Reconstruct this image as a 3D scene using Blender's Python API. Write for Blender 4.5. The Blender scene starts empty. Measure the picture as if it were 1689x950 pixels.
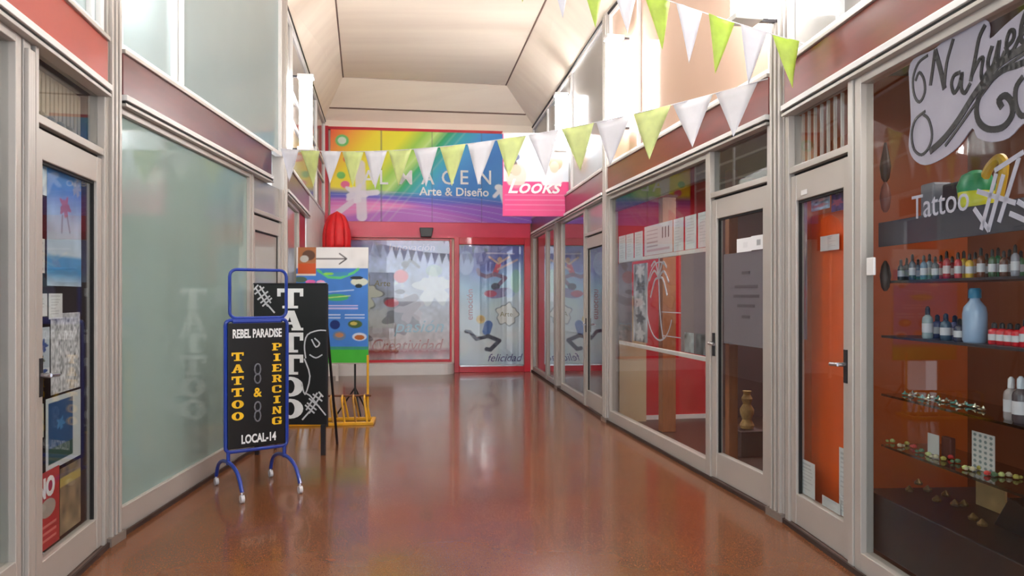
import bpy, math, random
import numpy as np
from mathutils import Matrix, Vector
random.seed(4); rng = np.random.default_rng(4)
SC = bpy.context.scene
COL = SC.collection
# ------------------------------------------------------------------ camera, world, light, exposure
FPX, CXP, HZ, EYE = 1220.0, 844.5, 488.0, 1.45
cd = bpy.data.cameras.new('camera'); cam = bpy.data.objects.new('camera', cd); COL.objects.link(cam)
cam.location = (0, 0, EYE); cam.rotation_euler = (math.pi/2, 0, 0)
cd.sensor_width = 36; cd.lens = 36*FPX/1689; cd.shift_y = (HZ-475)/1689; cd.clip_start = .05
SC.camera = cam
w = bpy.data.worlds.new('world'); SC.world = w; w.use_nodes = True
bg = w.node_tree.nodes['Background']; bg.inputs[0].default_value = (.86, .93, 1, 1); bg.inputs[1].default_value = 1.2
SC.view_settings.view_transform = 'Standard'; SC.view_settings.look = 'None'
SC.view_settings.gamma = 1; SC.view_settings.use_curve_mapping = False
SC.view_settings.exposure = 0.6
def area(name, loc, rot, sx, sy, power, color=(1, 1, 1)):
    l = bpy.data.lights.new(name, 'AREA'); l.shape = 'RECTANGLE'; l.size = sx; l.size_y = sy
    l.energy = power; l.color = color
    o = bpy.data.objects.new(name, l); o.location = loc; o.rotation_euler = rot; COL.objects.link(o); return o
area('entrance_daylight', (.4, -1.9, 2.7), (math.radians(80), 0, 0), 2.8, 3.0, 38, (.9, .95, 1))  # added area fill behind the camera, standing in for daylight
area('shop_lamp_palm', (2.5, 7.2, 2.6), (0, 0, 0), .5, 1.2, 30, (1, .93, .88))  # these four area lights are added fills for shop interiors, no lamps modelled
area('shop_lamp_display', (2.75, 2.9, 2.62), (0, 0, 0), .5, 2.0, 15, (1, .93, .85))
area('shop_lamp_far', (1.9, 11.2, 2.6), (0, 0, 0), .5, 1.5, 10, (1, .93, .9))
area('shop_lamp_left', (-2.7, 2.6, 2.6), (0, 0, 0), .5, 1.5, 5, (1, .93, .88))
TUBE_POWER = 50.0

# ------------------------------------------------------------------ helpers
def lin(c):
    return tuple(((x/12.92) if x <= .04045 else ((x+.055)/1.055)**2.4) for x in [v/255 for v in c])
MATS = {}
def mat(name, c, rough=.5, metal=0, var=.08, scale=6, coat=0, emit=0, bump=0, spec=.5, stretch=None, speck=None):
    if name in MATS: return MATS[name]
    m = bpy.data.materials.new(name); m.use_nodes = True; MATS[name] = m
    nt = m.node_tree; N = nt.nodes; L = nt.links; b = N['Principled BSDF']
    c1 = lin(c)
    b.inputs['Roughness'].default_value = rough; b.inputs['Metallic'].default_value = metal
    b.inputs['Coat Weight'].default_value = coat; b.inputs['Coat Roughness'].default_value = .05
    b.inputs['Specular IOR Level'].default_value = spec
    tc = N.new('ShaderNodeTexCoord'); mp = N.new('ShaderNodeMapping')
    if stretch: mp.inputs['Scale'].default_value = stretch
    L.new(tc.outputs['Object'], mp.inputs[0])
    no = N.new('ShaderNodeTexNoise'); no.inputs['Scale'].default_value = scale; no.inputs['Detail'].default_value = 5
    L.new(mp.outputs[0], no.inputs['Vector'])
    r = N.new('ShaderNodeValToRGB'); L.new(no.outputs[0], r.inputs[0])
    r.color_ramp.elements[0].position = .3; r.color_ramp.elements[1].position = .7
    r.color_ramp.elements[0].color = (*[max(0, x*(1-var)) for x in c1], 1)
    r.color_ramp.elements[1].color = (*[min(1, x*(1+var)) for x in c1], 1)
    out = r.outputs[0]
    if speck:
        for sc_, thr, col in speck:
            v = N.new('ShaderNodeTexVoronoi'); v.inputs['Scale'].default_value = sc_
            L.new(tc.outputs['Object'], v.inputs['Vector'])
            rr = N.new('ShaderNodeValToRGB'); L.new(v.outputs['Distance'], rr.inputs[0])
            rr.color_ramp.elements[0].position = thr; rr.color_ramp.elements[0].color = (1, 1, 1, 1)
            rr.color_ramp.elements[1].position = thr+.08; rr.color_ramp.elements[1].color = (0, 0, 0, 1)
            mx = N.new('ShaderNodeMix'); mx.data_type = 'RGBA'
            L.new(rr.outputs[0], mx.inputs[0]); L.new(out, mx.inputs[6]); mx.inputs[7].default_value = (*lin(col), 1)
            out = mx.outputs[2]
    L.new(out, b.inputs['Base Color'])
    if bump:
        bp = N.new('ShaderNodeBump'); bp.inputs['Strength'].default_value = bump; bp.inputs['Distance'].default_value = .01
        L.new(no.outputs[0], bp.inputs['Height']); L.new(bp.outputs[0], b.inputs['Normal'])
    if emit:
        b.inputs['Emission Color'].default_value = (1, 1, 1, 1); b.inputs['Emission Strength'].default_value = emit
    return m
def glass_mat(name, tint, refl=.05, rough=.01, boost=1.0, frost=0, fcol=(200, 205, 205)):
    if name in MATS: return MATS[name]
    m = bpy.data.materials.new(name); m.use_nodes = True; MATS[name] = m
    nt = m.node_tree; N = nt.nodes; L = nt.links; N.remove(N['Principled BSDF'])
    tr = N.new('ShaderNodeBsdfTransparent'); tr.inputs[0].default_value = (*tint, 1)
    gl = N.new('ShaderNodeBsdfGlossy'); gl.inputs['Roughness'].default_value = rough
    lw_ = N.new('ShaderNodeLayerWeight'); fr = N.new('ShaderNodeMath'); fr.operation = 'POWER'; fr.inputs[1].default_value = 4.5
    L.new(lw_.outputs['Facing'], fr.inputs[0])
    ma = N.new('ShaderNodeMath'); ma.operation = 'MULTIPLY_ADD'; ma.use_clamp = True
    ma.inputs[1].default_value = boost; ma.inputs[2].default_value = refl
    L.new(fr.outputs[0], ma.inputs[0])
    base = tr.outputs[0]
    if frost:
        df = N.new('ShaderNodeBsdfDiffuse')
        no = N.new('ShaderNodeTexNoise'); no.inputs['Scale'].default_value = 1.3
        tc = N.new('ShaderNodeTexCoord'); L.new(tc.outputs['Object'], no.inputs['Vector'])
        r = N.new('ShaderNodeValToRGB'); L.new(no.outputs[0], r.inputs[0])
        c = lin(fcol)
        r.color_ramp.elements[0].color = (*[x*.93 for x in c], 1); r.color_ramp.elements[1].color = (*[min(1, x*1.07) for x in c], 1)
        L.new(r.outputs[0], df.inputs[0])
        m0 = N.new('ShaderNodeMixShader'); m0.inputs[0].default_value = frost
        L.new(tr.outputs[0], m0.inputs[1]); L.new(df.outputs[0], m0.inputs[2]); base = m0.outputs[0]
    mx = N.new('ShaderNodeMixShader')
    L.new(ma.outputs[0], mx.inputs[0]); L.new(base, mx.inputs[1]); L.new(gl.outputs[0], mx.inputs[2])
    L.new(mx.outputs[0], N['Material Output'].inputs[0])
    return m
def print_mat(name='print', rough=.45, emit=0):
    if name in MATS: return MATS[name]
    m = bpy.data.materials.new(name); m.use_nodes = True; MATS[name] = m
    nt = m.node_tree; b = nt.nodes['Principled BSDF']; b.inputs['Roughness'].default_value = rough
    a = nt.nodes.new('ShaderNodeAttribute'); a.attribute_name = 'Col'
    nt.links.new(a.outputs['Color'], b.inputs['Base Color'])
    return m

def link(name, data, parent=None):
    o = bpy.data.objects.new(name, data); COL.objects.link(o)
    if parent is not None: o.parent = parent
    return o
def tag(o, label=None, cat=None, group=None, kind=None):
    if label: o['label'] = label
    if cat: o['category'] = cat
    if group: o['group'] = group
    if kind: o['kind'] = kind
    return o
def empty(name, loc, rz=0):
    o = link(name, None); o.location = loc; o.rotation_euler = (0, 0, rz); o.empty_display_size = .1; return o

class MB:
    def __init__(s, ox=0, oy=0, oz=0): s.v = []; s.f = []; s.o = (ox, oy, oz); s.sm = False
    def add(s, vs, fs):
        n = len(s.v); ox, oy, oz = s.o
        s.v += [(a-ox, b-oy, c-oz) for a, b, c in vs]; s.f += [tuple(i+n for i in f) for f in fs]; return s
    def box(s, x0, x1, y0, y1, z0, z1):
        x0, x1 = sorted((x0, x1)); y0, y1 = sorted((y0, y1)); z0, z1 = sorted((z0, z1))
        return s.add([(x0,y0,z0),(x1,y0,z0),(x1,y1,z0),(x0,y1,z0),(x0,y0,z1),(x1,y0,z1),(x1,y1,z1),(x0,y1,z1)],
              [(0,3,2,1),(4,5,6,7),(0,1,5,4),(1,2,6,5),(2,3,7,6),(3,0,4,7)])
    def cyl(s, p0, p1, r0, r1=None, n=10):
        r1 = r0 if r1 is None else r1
        p0, p1 = Vector(p0), Vector(p1); d = (p1-p0).normalized()
        a = d.orthogonal().normalized(); b = d.cross(a)
        vs = []
        for p, r in ((p0, r0), (p1, r1)):
            for k in range(n):
                t = 2*math.pi*k/n; vs.append(tuple(p+(a*math.cos(t)+b*math.sin(t))*r))
        fs = [(k, (k+1) % n, n+(k+1) % n, n+k) for k in range(n)] + [tuple(range(n-1, -1, -1)), tuple(range(n, 2*n))]
        return s.add(vs, fs)
    def tube(s, pts, r, n=8, closed=False):
        P = [Vector(p) for p in pts]; m = len(P); vs = []
        ref = Vector((.13, .31, .94)).normalized()
        for i in range(m):
            if closed: t = P[(i+1) % m]-P[i-1]
            else: t = P[min(i+1, m-1)]-P[max(i-1, 0)]
            t.normalize(); a = t.cross(ref)
            if a.length < .05: a = t.cross(Vector((1, 0, 0)))
            a.normalize(); b = t.cross(a)
            for k in range(n):
                q = 2*math.pi*k/n; vs.append(tuple(P[i]+(a*math.cos(q)+b*math.sin(q))*r))
        fs = []
        for i in range(m if closed else m-1):
            j = (i+1) % m
            for k in range(n): fs.append((i*n+k, i*n+(k+1) % n, j*n+(k+1) % n, j*n+k))
        if not closed: fs += [tuple(range(n-1, -1, -1)), tuple((m-1)*n+k for k in range(n))]
        s.sm = True; return s.add(vs, fs)
    def lathe(s, prof, x=0, y=0, z=0, n=14):
        vs = []; fs = []
        for r, h in prof:
            for k in range(n):
                t = 2*math.pi*k/n; vs.append((x+r*math.cos(t), y+r*math.sin(t), z+h))
        for i in range(len(prof)-1):
            for k in range(n): fs.append((i*n+k, i*n+(k+1) % n, (i+1)*n+(k+1) % n, (i+1)*n+k))
        fs += [tuple(range(n-1, -1, -1)), tuple((len(prof)-1)*n+k for k in range(n))]
        s.sm = True; return s.add(vs, fs)
    def poly(s, pts, y0, y1):          # prism: outline in x,z, thickness y0..y1
        n = len(pts)
        ar = sum(pts[i][0]*pts[(i+1) % n][1]-pts[(i+1) % n][0]*pts[i][1] for i in range(n))
        if ar < 0: pts = pts[::-1]
        y0, y1 = min(y0, y1), max(y0, y1)
        vs = [(a, y0, b) for a, b in pts]+[(a, y1, b) for a, b in pts]
        return s.add(vs, [tuple(range(n)), tuple(range(2*n-1, n-1, -1))]+[(i, n+i, n+(i+1) % n, (i+1) % n) for i in range(n)])
    def stroke(s, pts, w, y0, y1):     # flat ribbon along a polyline in x,z
        for (a, b), (c, d) in zip(pts, pts[1:]):
            L = math.hypot(c-a, d-b) or 1e-6; nx, nz = -(d-b)/L*w/2, (c-a)/L*w/2; ex, ez = (c-a)/L*w*.3, (d-b)/L*w*.3
            s.poly([(a+nx-ex, b+nz-ez), (a-nx-ex, b-nz-ez), (c-nx+ex, d-nz+ez), (c+nx+ex, d+nz+ez)], y0, y1)
        return s
    def build(s, name, m, parent=None, bevel=0, loc=None, rz=0):
        me = bpy.data.meshes.new(name); me.from_pydata(s.v, [], s.f); me.materials.append(m)
        if s.sm:
            me.shade_smooth()
            try: me.set_sharp_from_angle(angle=math.radians(40))
            except Exception: pass
        o = link(name, me, parent)
        if loc is not None: o.location = loc; o.rotation_euler = (0, 0, rz)
        if bevel:
            b = o.modifiers.new('bevel', 'BEVEL'); b.width = bevel; b.segments = 2; b.limit_method = 'ANGLE'
        return o

def smooth(pts, k=4):                  # Catmull-Rom through 2D or 3D points
    P = [pts[0]]+list(pts)+[pts[-1]]; out = []
    for i in range(1, len(P)-2):
        for j in range(k):
            t = j/k
            out.append(tuple(.5*((2*b)+(-a+c)*t+(2*a-5*b+4*c-d)*t*t+(-a+3*b-3*c+d)*t**3) for a, b, c, d in zip(P[i-1], P[i], P[i+1], P[i+2])))
    out.append(tuple(P[-2])); return out

def text_obj(name, body, size, m, parent, x, y, z, shear=0, xs=1, bold=0, spacing=1, align='LEFT', rot=0, depth=.002):
    cu = bpy.data.curves.new('t', 'FONT'); cu.body = body; cu.size = size; cu.shear = shear; cu.offset = bold
    cu.space_character = spacing; cu.align_x = align; cu.extrude = depth; cu.resolution_u = 3
    t = bpy.data.objects.new('t', cu); COL.objects.link(t)
    dg = bpy.context.evaluated_depsgraph_get(); dg.update()
    me = bpy.data.meshes.new_from_object(t.evaluated_get(dg)); COL.objects.unlink(t); bpy.data.objects.remove(t)
    me.materials.clear(); me.materials.append(m); me.name = name
    R = Matrix(((xs, 0, 0, 0), (0, 0, -1, 0), (0, 1, 0, 0), (0, 0, 0, 1)))
    me.transform(Matrix.Translation((x, y, z)) @ Matrix.Rotation(rot, 4, 'Y') @ R)
    return link(name, me, parent)

class Pic:                              # a small printed picture painted on a grid of vertex colours
    def __init__(s, w, h, base=(255, 255, 255)):
        s.w, s.h = w, h; s.a = np.zeros((h, w, 3)); s.a[:] = lin(base)
        s.U, s.V = np.meshgrid(np.linspace(0, 1, w), np.linspace(0, 1, h))   # V up
    def put(s, mask, c, al=1):
        m = (np.clip(mask, 0, 1)*al)[..., None]; s.a = s.a*(1-m)+np.array(lin(c))*m; return s
    def grad(s, t, stops):
        xs = [p for p, _ in stops]; cs = np.array([lin(c) for _, c in stops])
        s.a = np.stack([np.interp(t, xs, cs[:, k]) for k in range(3)], -1); return s
    def ell(s, u, v, ru, rv, c, al=1, rot=0):
        du, dv = s.U-u, (s.V-v)
        x = du*math.cos(rot)+dv*math.sin(rot); y = -du*math.sin(rot)+dv*math.cos(rot)
        d = np.sqrt((x/ru)**2+(y/rv)**2); return s.put((1-d)*8+.5, c, al)
    def rect(s, u0, u1, v0, v1, c, al=1):
        return s.put(((s.U >= u0) & (s.U <= u1) & (s.V >= v0) & (s.V <= v1)).astype(float), c, al)
    def line(s, pts, wd, c, al=1):
        asp = s.h/s.w; D = np.full(s.U.shape, 9.)
        for (a, b), (c2, d) in zip(pts, pts[1:]):
            b_, d_ = b*asp, d*asp; px, py = s.U-a, s.V*asp-b_; vx, vy = c2-a, d_-b_
            t = np.clip((px*vx+py*vy)/(vx*vx+vy*vy+1e-9), 0, 1); D = np.minimum(D, np.hypot(px-t*vx, py-t*vy))
        return s.put((wd/2-D)*s.w*.8+.5, c, al)
    def blot(s, u, v, r, c, seed=0, al=1, amp=.25):
        asp = s.h/s.w; an = np.arctan2((s.V-v)*asp, s.U-u); d = np.hypot(s.U-u, (s.V-v)*asp)
        rr = r*(1+amp*np.sin(an*5+seed)+amp*.6*np.sin(an*9+seed*2)); return s.put((rr-d)*s.w*.6+.5, c, al)
    def noise(s, n, amt, seed=0):
        g = np.random.default_rng(seed).normal(0, 1, (n, n))
        yy = np.linspace(0, n-1.001, s.h); xx = np.linspace(0, n-1.001, s.w); y0 = yy.astype(int); x0 = xx.astype(int)
        fy = (yy-y0)[:, None]; fx = (xx-x0)[None]
        q = g[np.ix_(y0, x0)]*(1-fy)*(1-fx)+g[np.ix_(y0+1, x0)]*fy*(1-fx)+g[np.ix_(y0, x0+1)]*(1-fy)*fx+g[np.ix_(y0+1, x0+1)]*fy*fx
        s.a = np.clip(s.a*(1+amt*q[..., None]), 0, 1); return s
    def build(s, name, parent, x0, x1, y, z0, z1, thick=.004, m=None, curve=None, skew=0, loc=None, rz=0):
        w, h = s.w, s.h; X = x0+s.U*(x1-x0); Z = z0+s.V*(z1-z0)+s.U*skew
        Y = np.full(X.shape, float(y)) if curve is None else y+curve(s.U, s.V)
        v = np.stack([X, Y, Z], -1).reshape(-1, 3)
        i = np.arange(w*h).reshape(h, w)
        q = np.stack([i[:-1, :-1], i[:-1, 1:], i[1:, 1:], i[1:, :-1]], -1).reshape(-1, 4)
        c = s.a.reshape(-1, 3); bk = [0, w-1, w*h-1, w*(h-1)]
        vb = v[bk]+np.array([0, thick, 0]); n = len(v)
        v = np.concatenate([v, vb]); c = np.concatenate([c, c[bk]])
        fs = q.tolist()+[[n+3, n+2, n+1, n], [0, n, n+1, w-1], [w-1, n+1, n+2, w*h-1], [w*h-1, n+2, n+3, w*(h-1)], [w*(h-1), n+3, n, 0]]
        me = bpy.data.meshes.new(name); me.from_pydata(v.tolist(), [], fs)
        at = me.color_attributes.new('Col', 'FLOAT_COLOR', 'POINT')
        at.data.foreach_set('color', np.concatenate([c, np.ones((len(c), 1))], 1).ravel().astype('f'))
        me.materials.append(m or print_mat()); me.shade_smooth()
        try: me.set_sharp_from_angle(angle=math.radians(40))
        except Exception: pass
        o = link(name, me, parent)
        if loc is not None: o.location = loc; o.rotation_euler = (0, 0, rz)
        return o
def paper_pic(w, h, seed, base=(228, 230, 232), ink=(120, 125, 135), rows=7):
    p = Pic(w, h, base); r = random.Random(seed)
    for k in range(rows):
        v = .9-.8*k/rows; p.rect(.12, r.uniform(.5, .9), v-.25/rows, v, ink, .5)
    return p

class Facet:                            # a straight run of wall; local x to the viewer's right, y into the wall, z up
    def __init__(s, p0, p1):
        s.p0 = Vector((*p0, 0)); s.p1 = Vector((*p1, 0)); s.L = (s.p1-s.p0).length
        s.u = (s.p1-s.p0)/s.L; s.n = Vector((-s.u.y, s.u.x, 0)); s.rz = math.atan2(s.u.y, s.u.x)
    def pt(s, a, d=0, z=0): return s.p0+s.u*a+s.n*d+Vector((0, 0, z))
    def s(self, px, d=0):
        k = (px-CXP)/FPX; q = self.p0+self.n*d
        # Z*(k,1) = q + a*u
        den = self.u.x-k*self.u.y
        return (k*q.y-q.x)/den
    def z(self, px, py, d=0):
        p = self.pt(self.s(px, d), d); return EYE-(py-HZ)/FPX*p.y
    def root(self, name, a, d=0, z=0): return empty(name, self.pt(a, d, z), self.rz)

# plan of the passage (metres, camera at 0,0)
L0, L1, L2 = (-1.22, -2.0), (-2.384, 4.325), (-2.493, 7.97)
BL, BR = (-3.5, 13.75), (.42, 14.25)
R2, R1, R0 = (1.117, 8.59), (1.78, 4.82), (2.17, -2.0)
LN, LM, LF = Facet(L0, L1), Facet(L1, L2), Facet(L2, BL)
RF, RM, RN = Facet(BR, R2), Facet(R2, R1), Facet(R1, R0)
BK = Facet(BL, BR)
Z_F0, Z_F1, Z_C, Z_T = 2.66, 2.91, 4.72, 5.3

# ------------------------------------------------------------------ materials
M_frame = mat('satin_frame', (182, 175, 168), .38, .2, .02, 2)
M_white = mat('white_paint', (228, 226, 224), .45, 0, .04, 4)
M_fascia = mat('fascia_laminate', (112, 38, 32), .28, 0, .14, 2.2, coat=.2, stretch=(1, 1, 6))
M_fascia2 = mat('fascia_laminate_dull', (98, 42, 40), .28, 0, .14, 2.2, coat=.2, stretch=(1, 1, 6))
M_fascia3 = mat('fascia_orange_laminate', (165, 50, 32), .3, 0, .08, 2.2, coat=.2)
M_ceil = mat('ceiling_plaster', (252, 236, 218), .8, 0, .05, 1.2, stretch=(.4, 3, 1), bump=.1)
M_seam = mat('seam_brown', (120, 96, 84), .8)
M_dark = mat('dark_metal', (38, 36, 40), .45, .3)
M_black = mat('black_paint', (14, 13, 14), .4)
M_rubber = mat('black_gap', (20, 18, 18), .7)
M_red = mat('red_frame_paint', (190, 20, 42), .3, 0, .06, 3, coat=.3)
M_pinkred = mat('pink_red_header', (205, 48, 80), .35, 0, .06, 3)
M_orange = mat('orange_board', (170, 80, 30), .4, 0, .08, 3, coat=.3)
M_orange2 = mat('deep_orange_board', (226, 92, 26), .35, 0, .1, 2, coat=.4)
M_brownwall = mat('brown_orange_wall', (128, 74, 46), .5, 0, .12, 2)
M_shopred = mat('shop_red_wall', (190, 22, 36), .6, 0, .08, 2)
M_beige = mat('shop_beige_wall', (190, 165, 130), .7, 0, .06, 2)
M_dkfloor = mat('shop_floor', (70, 48, 42), .4, 0, .15, 5)
M_dkwall = mat('shop_dark_wall', (74, 52, 52), .7, 0, .15, 2)
M_wood = mat('light_wood', (160, 100, 62), .5, 0, .15, 5, stretch=(8, 8, .8))
M_steel = mat('polished_steel', (200, 200, 205), .2, .9)
M_blue = mat('blue_enamel', (28, 58, 150), .3, 0, .08, 6, coat=.3)
M_yellow = mat('yellow_enamel', (222, 168, 36), .4, 0, .12, 9)
M_letter_y = mat('yellow_lettering', (240, 190, 30), .5)
M_letter_w = mat('white_lettering', (238, 238, 238), .5)
M_letter_g = mat('grey_lettering', (165, 165, 172), .5)
M_letter_k = mat('black_lettering', (30, 26, 30), .5)
M_caster = mat('pale_caster', (205, 205, 210), .4)
M_paper = mat('white_paper', (225, 228, 230), .7, 0, .03, 5)
M_film = glass_mat('frosted_film', (.8, .8, .8), .03, .3, .5, frost=.8, fcol=(138, 128, 138))
G_clear = glass_mat('clear_glass', (.95, .965, .96), .02, .012, .75)
G_mirror = glass_mat('shiny_glass', (.75, .78, .78), .12, .02, 1.6)
G_upper = glass_mat('pale_obscured_glass', (.8, .85, .85), .05, .06, .9, frost=.93, fcol=(160, 176, 177))
G_upper2 = glass_mat('grey_obscured_glass', (.8, .85, .85), .05, .08, .9, frost=.93, fcol=(168, 164, 160))
G_ceil_refl = glass_mat('beige_obscured_glass', (.9, .8, .75), .05, .08, .9, frost=.95, fcol=(200, 168, 148))  # beige of the ceiling's reflection painted into the pane colour
G_green = glass_mat('green_grey_glass', (.7, .8, .78), .05, .05, .9, frost=.94, fcol=(146, 168, 162))
M_tube = mat('lit_tube', (255, 255, 255), .5, emit=TUBE_POWER)

# ------------------------------------------------------------------ floor, ceiling, back of the shell
M_floor = mat('polished_terrazzo', (116, 69, 39), .2, 0, .14, 1.6, coat=.18, spec=.5,
              speck=[(110, .16, (156, 98, 58)), (75, .12, (84, 42, 24)), (160, .12, (176, 128, 84))])
tag(MB().add([(x, y, 0) for x, y in (L0, R0, R1, R2, BR, BL, L2, L1)] + [(x, y, -.1) for x, y in (L0, R0, R1, R2, BR, BL, L2, L1)],
    [tuple(range(8)), tuple(range(15, 7, -1))]+[(i, i+8, (i+1) % 8+8, (i+1) % 8) for i in range(8)]).build('floor', M_floor), kind='structure')
def ceil():
    W = .53
    Lp = [L0, L1, L2, BL]; Rp = [R0, R1, R2, BR]
    mb = MB(); v = []; f = []
    for (lx, ly), (rx, ry) in zip(Lp, Rp):
        back = (lx, ly) == BL
        o = .75 if back else 0
        v += [(lx-.15, ly, Z_C-.02), (lx, ly, Z_C), (lx+W, ly-o, Z_T), (rx-W, ry-o, Z_T), (rx, ry, Z_C), (rx+.15, ry, Z_C-.02)]
    for i in range(3):
        for k in range(5): a = i*6+k; f.append((a, a+1, a+7, a+6))
    f.append((19, 22, 21, 20))
    n = len(v); v2 = [(x, y, z+.08) for x, y, z in v]
    mb.add(v+v2, f+[tuple(j+n for j in q[::-1]) for q in f])
    c = tag(mb.build('ceiling', M_ceil), kind='structure')
    def P(i, k): return Vector(v[i*6+k])+Vector((0, 0, -.004))
    for a, b in (((0, 2), (1, 2)), ((1, 2), (2, 2)), ((2, 2), (3, 2)), ((0, 3), (1, 3)), ((1, 3), (2, 3)), ((2, 3), (3, 3))):
        MB().cyl(P(*a), P(*b), .012, n=6).build('seam', M_seam, c)
    for a, b in ((P(3, 1).lerp(P(3, 2), .3), P(3, 4).lerp(P(3, 3), .3)),):
        MB().cyl(a, b, .014, n=6).build('seam', M_seam, c)
    MB().cyl(P(3, 2), P(3, 3), .006, n=6).build('seam', mat('pale_seam', (205, 182, 166), .8), c)
    for i in range(3):
        MB().cyl(P(i, 1)+Vector((.02, 0, -.02)), P(i+1, 1)+Vector((.02, 0, -.02)), .022, n=6).build('shadow_gap', M_dark, c)
        MB().cyl(P(i, 4)+Vector((-.02, 0, -.02)), P(i+1, 4)+Vector((-.02, 0, -.02)), .022, n=6).build('shadow_gap', M_dark, c)
    # small stains/rips in the cove lining
ceil()
# back wall
bw = MB(); bw.box(-.4, BK.L+.4, .02, .2, 0, Z_C+.05)
tag(bw.build('wall_back', M_ceil, loc=BK.p0, rz=BK.rz), kind='structure')
# shops behind the glazing: dark backs so nothing leaks
def room(name, F, s0, s1, depth, mw, mf, mc, z1=2.9, sides=(None, None)):
    b = MB(); b.box(s0, s1, depth, depth+.06, 0, z1)
    r = tag(b.build('wall_'+name, mw, loc=F.p0, rz=F.rz), kind='structure')
    MB().box(s0, s1, .06, depth, -.08, -.002).build('floor_slab', mf, r)
    MB().box(s0, s1, .06, depth, z1-.04, z1).build('ceiling_slab', mc, r)
    for sx, mm, w_ in ((s0, sides[0], -.05), (s1, sides[1], .05)):
        MB().box(sx, sx+w_, .06, depth+.06, 0, z1).build('side_wall', mm or mw, r)
    return r

# ------------------------------------------------------------------ posts, fascias
trim_n = [0]
def trim(mb, m, F, a=0, bevel=0):
    trim_n[0] += 1
    return tag(mb.build('trim_%d' % trim_n[0], m, loc=F.pt(a), rz=F.rz, bevel=bevel), kind='structure')
def post(F, a, w=.14, z1=Z_C, d=.09):
    mb = MB(); mb.box(-w/2, w/2, -d*.5, d, 0, z1)
    t = trim(mb, M_frame, F, a, .004)
    for k in (-.3, 0, .3): MB().box(k*w-.012, k*w+.012, -d*.5-.02, -d*.5, .02, z1-.04).build('flute', M_frame, t, .003)
    MB().box(-w/2-.012, w/2+.012, -d*.5-.03, d, 0, .05).build('foot', mat('scuffed_foot', (120, 108, 100), .6), t)
    return t
def fascia(F, s0, s1, m, z0=Z_F0, z1=Z_F1):
    t = trim(MB(s0).box(s0, s1, -.05, .03, z0, z1), m, F, s0, .004)
    MB(s0).box(s0, s1, -.075, .03, z0-.035, z0).build('edge_strip', M_white, t, .003)
    MB(s0).box(s0, s1, -.062, .03, z0-.05, z0-.037).build('edge_groove', M_rubber, t)
    MB(s0).box(s0, s1, -.07, .03, z0-.07, z0-.052).build('edge_strip', M_frame, t, .002)
    MB(s0).box(s0, s1, -.065, .03, z1, z1+.025).build('edge_strip', M_frame, t, .003)
    return t
P1L, P1R, P2R, P2L = LM.s(173), RM.s(1291), RM.s(1004), LF.s(466)
post(LM, .02, .15); post(RM, RM.L-.02, .17); post(RM, .03, .13); post(LF, .03, .1)
post(RF, RF.s(923), .12, Z_F0)
fascia(LN, LN.s(-260), LN.L-.09, M_fascia3)
fascia(LM, .12, LM.s(440), M_fascia2)
fascia(LF, .12, LF.s(504), M_fascia2, 2.62, 2.88)
fascia(RM, .14, RM.L-.12, M_fascia)
fascia(RF, 0, RF.L-.06, M_fascia2)
fascia(RN, .1, RN.s(2300), M_fascia)

# ------------------------------------------------------------------ windows and doors
wn = [0]; dn = [0]
def window(F, s0, s1, z0, z1, gm, mull=(), fw=.05, sill=.12, fm=None, rails=(), label=None, pane_d=.0):
    fm = fm or M_frame; wn[0] += 1
    r = F.root('window_%d' % wn[0], s0); tag(r, kind='structure')
    B = lambda: MB(s0)
    B().box(s0, s0+fw, -.03, .04, z0, z1).build('stile', fm, r, .003)
    B().box(s1-fw, s1, -.03, .04, z0, z1).build('stile', fm, r, .003)
    B().box(s0+fw, s1-fw, -.03, .04, z0, z0+sill).build('sill', fm, r, .004)
    B().box(s0+fw, s1-fw, -.03, .04, z1-.04, z1).build('top_rail', fm, r, .003)
    for q in mull: B().box(q-.022, q+.022, -.03, .04, z0+sill, z1-.04).build('mullion', fm, r, .003)
    for q in rails: B().box(s0+fw, s1-fw, -.02, .03, q-.02, q+.02).build('rail', fm, r, .003)
    ed = [s0+fw]+[x for q in sorted(mull) for x in (q-.022, q+.022)]+[s1-fw]
    for a, b in zip(ed[::2], ed[1::2]):
        B().box(a, b, pane_d, pane_d+.006, z0+sill, z1-.04).build('pane', gm, r)
    return r
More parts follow.
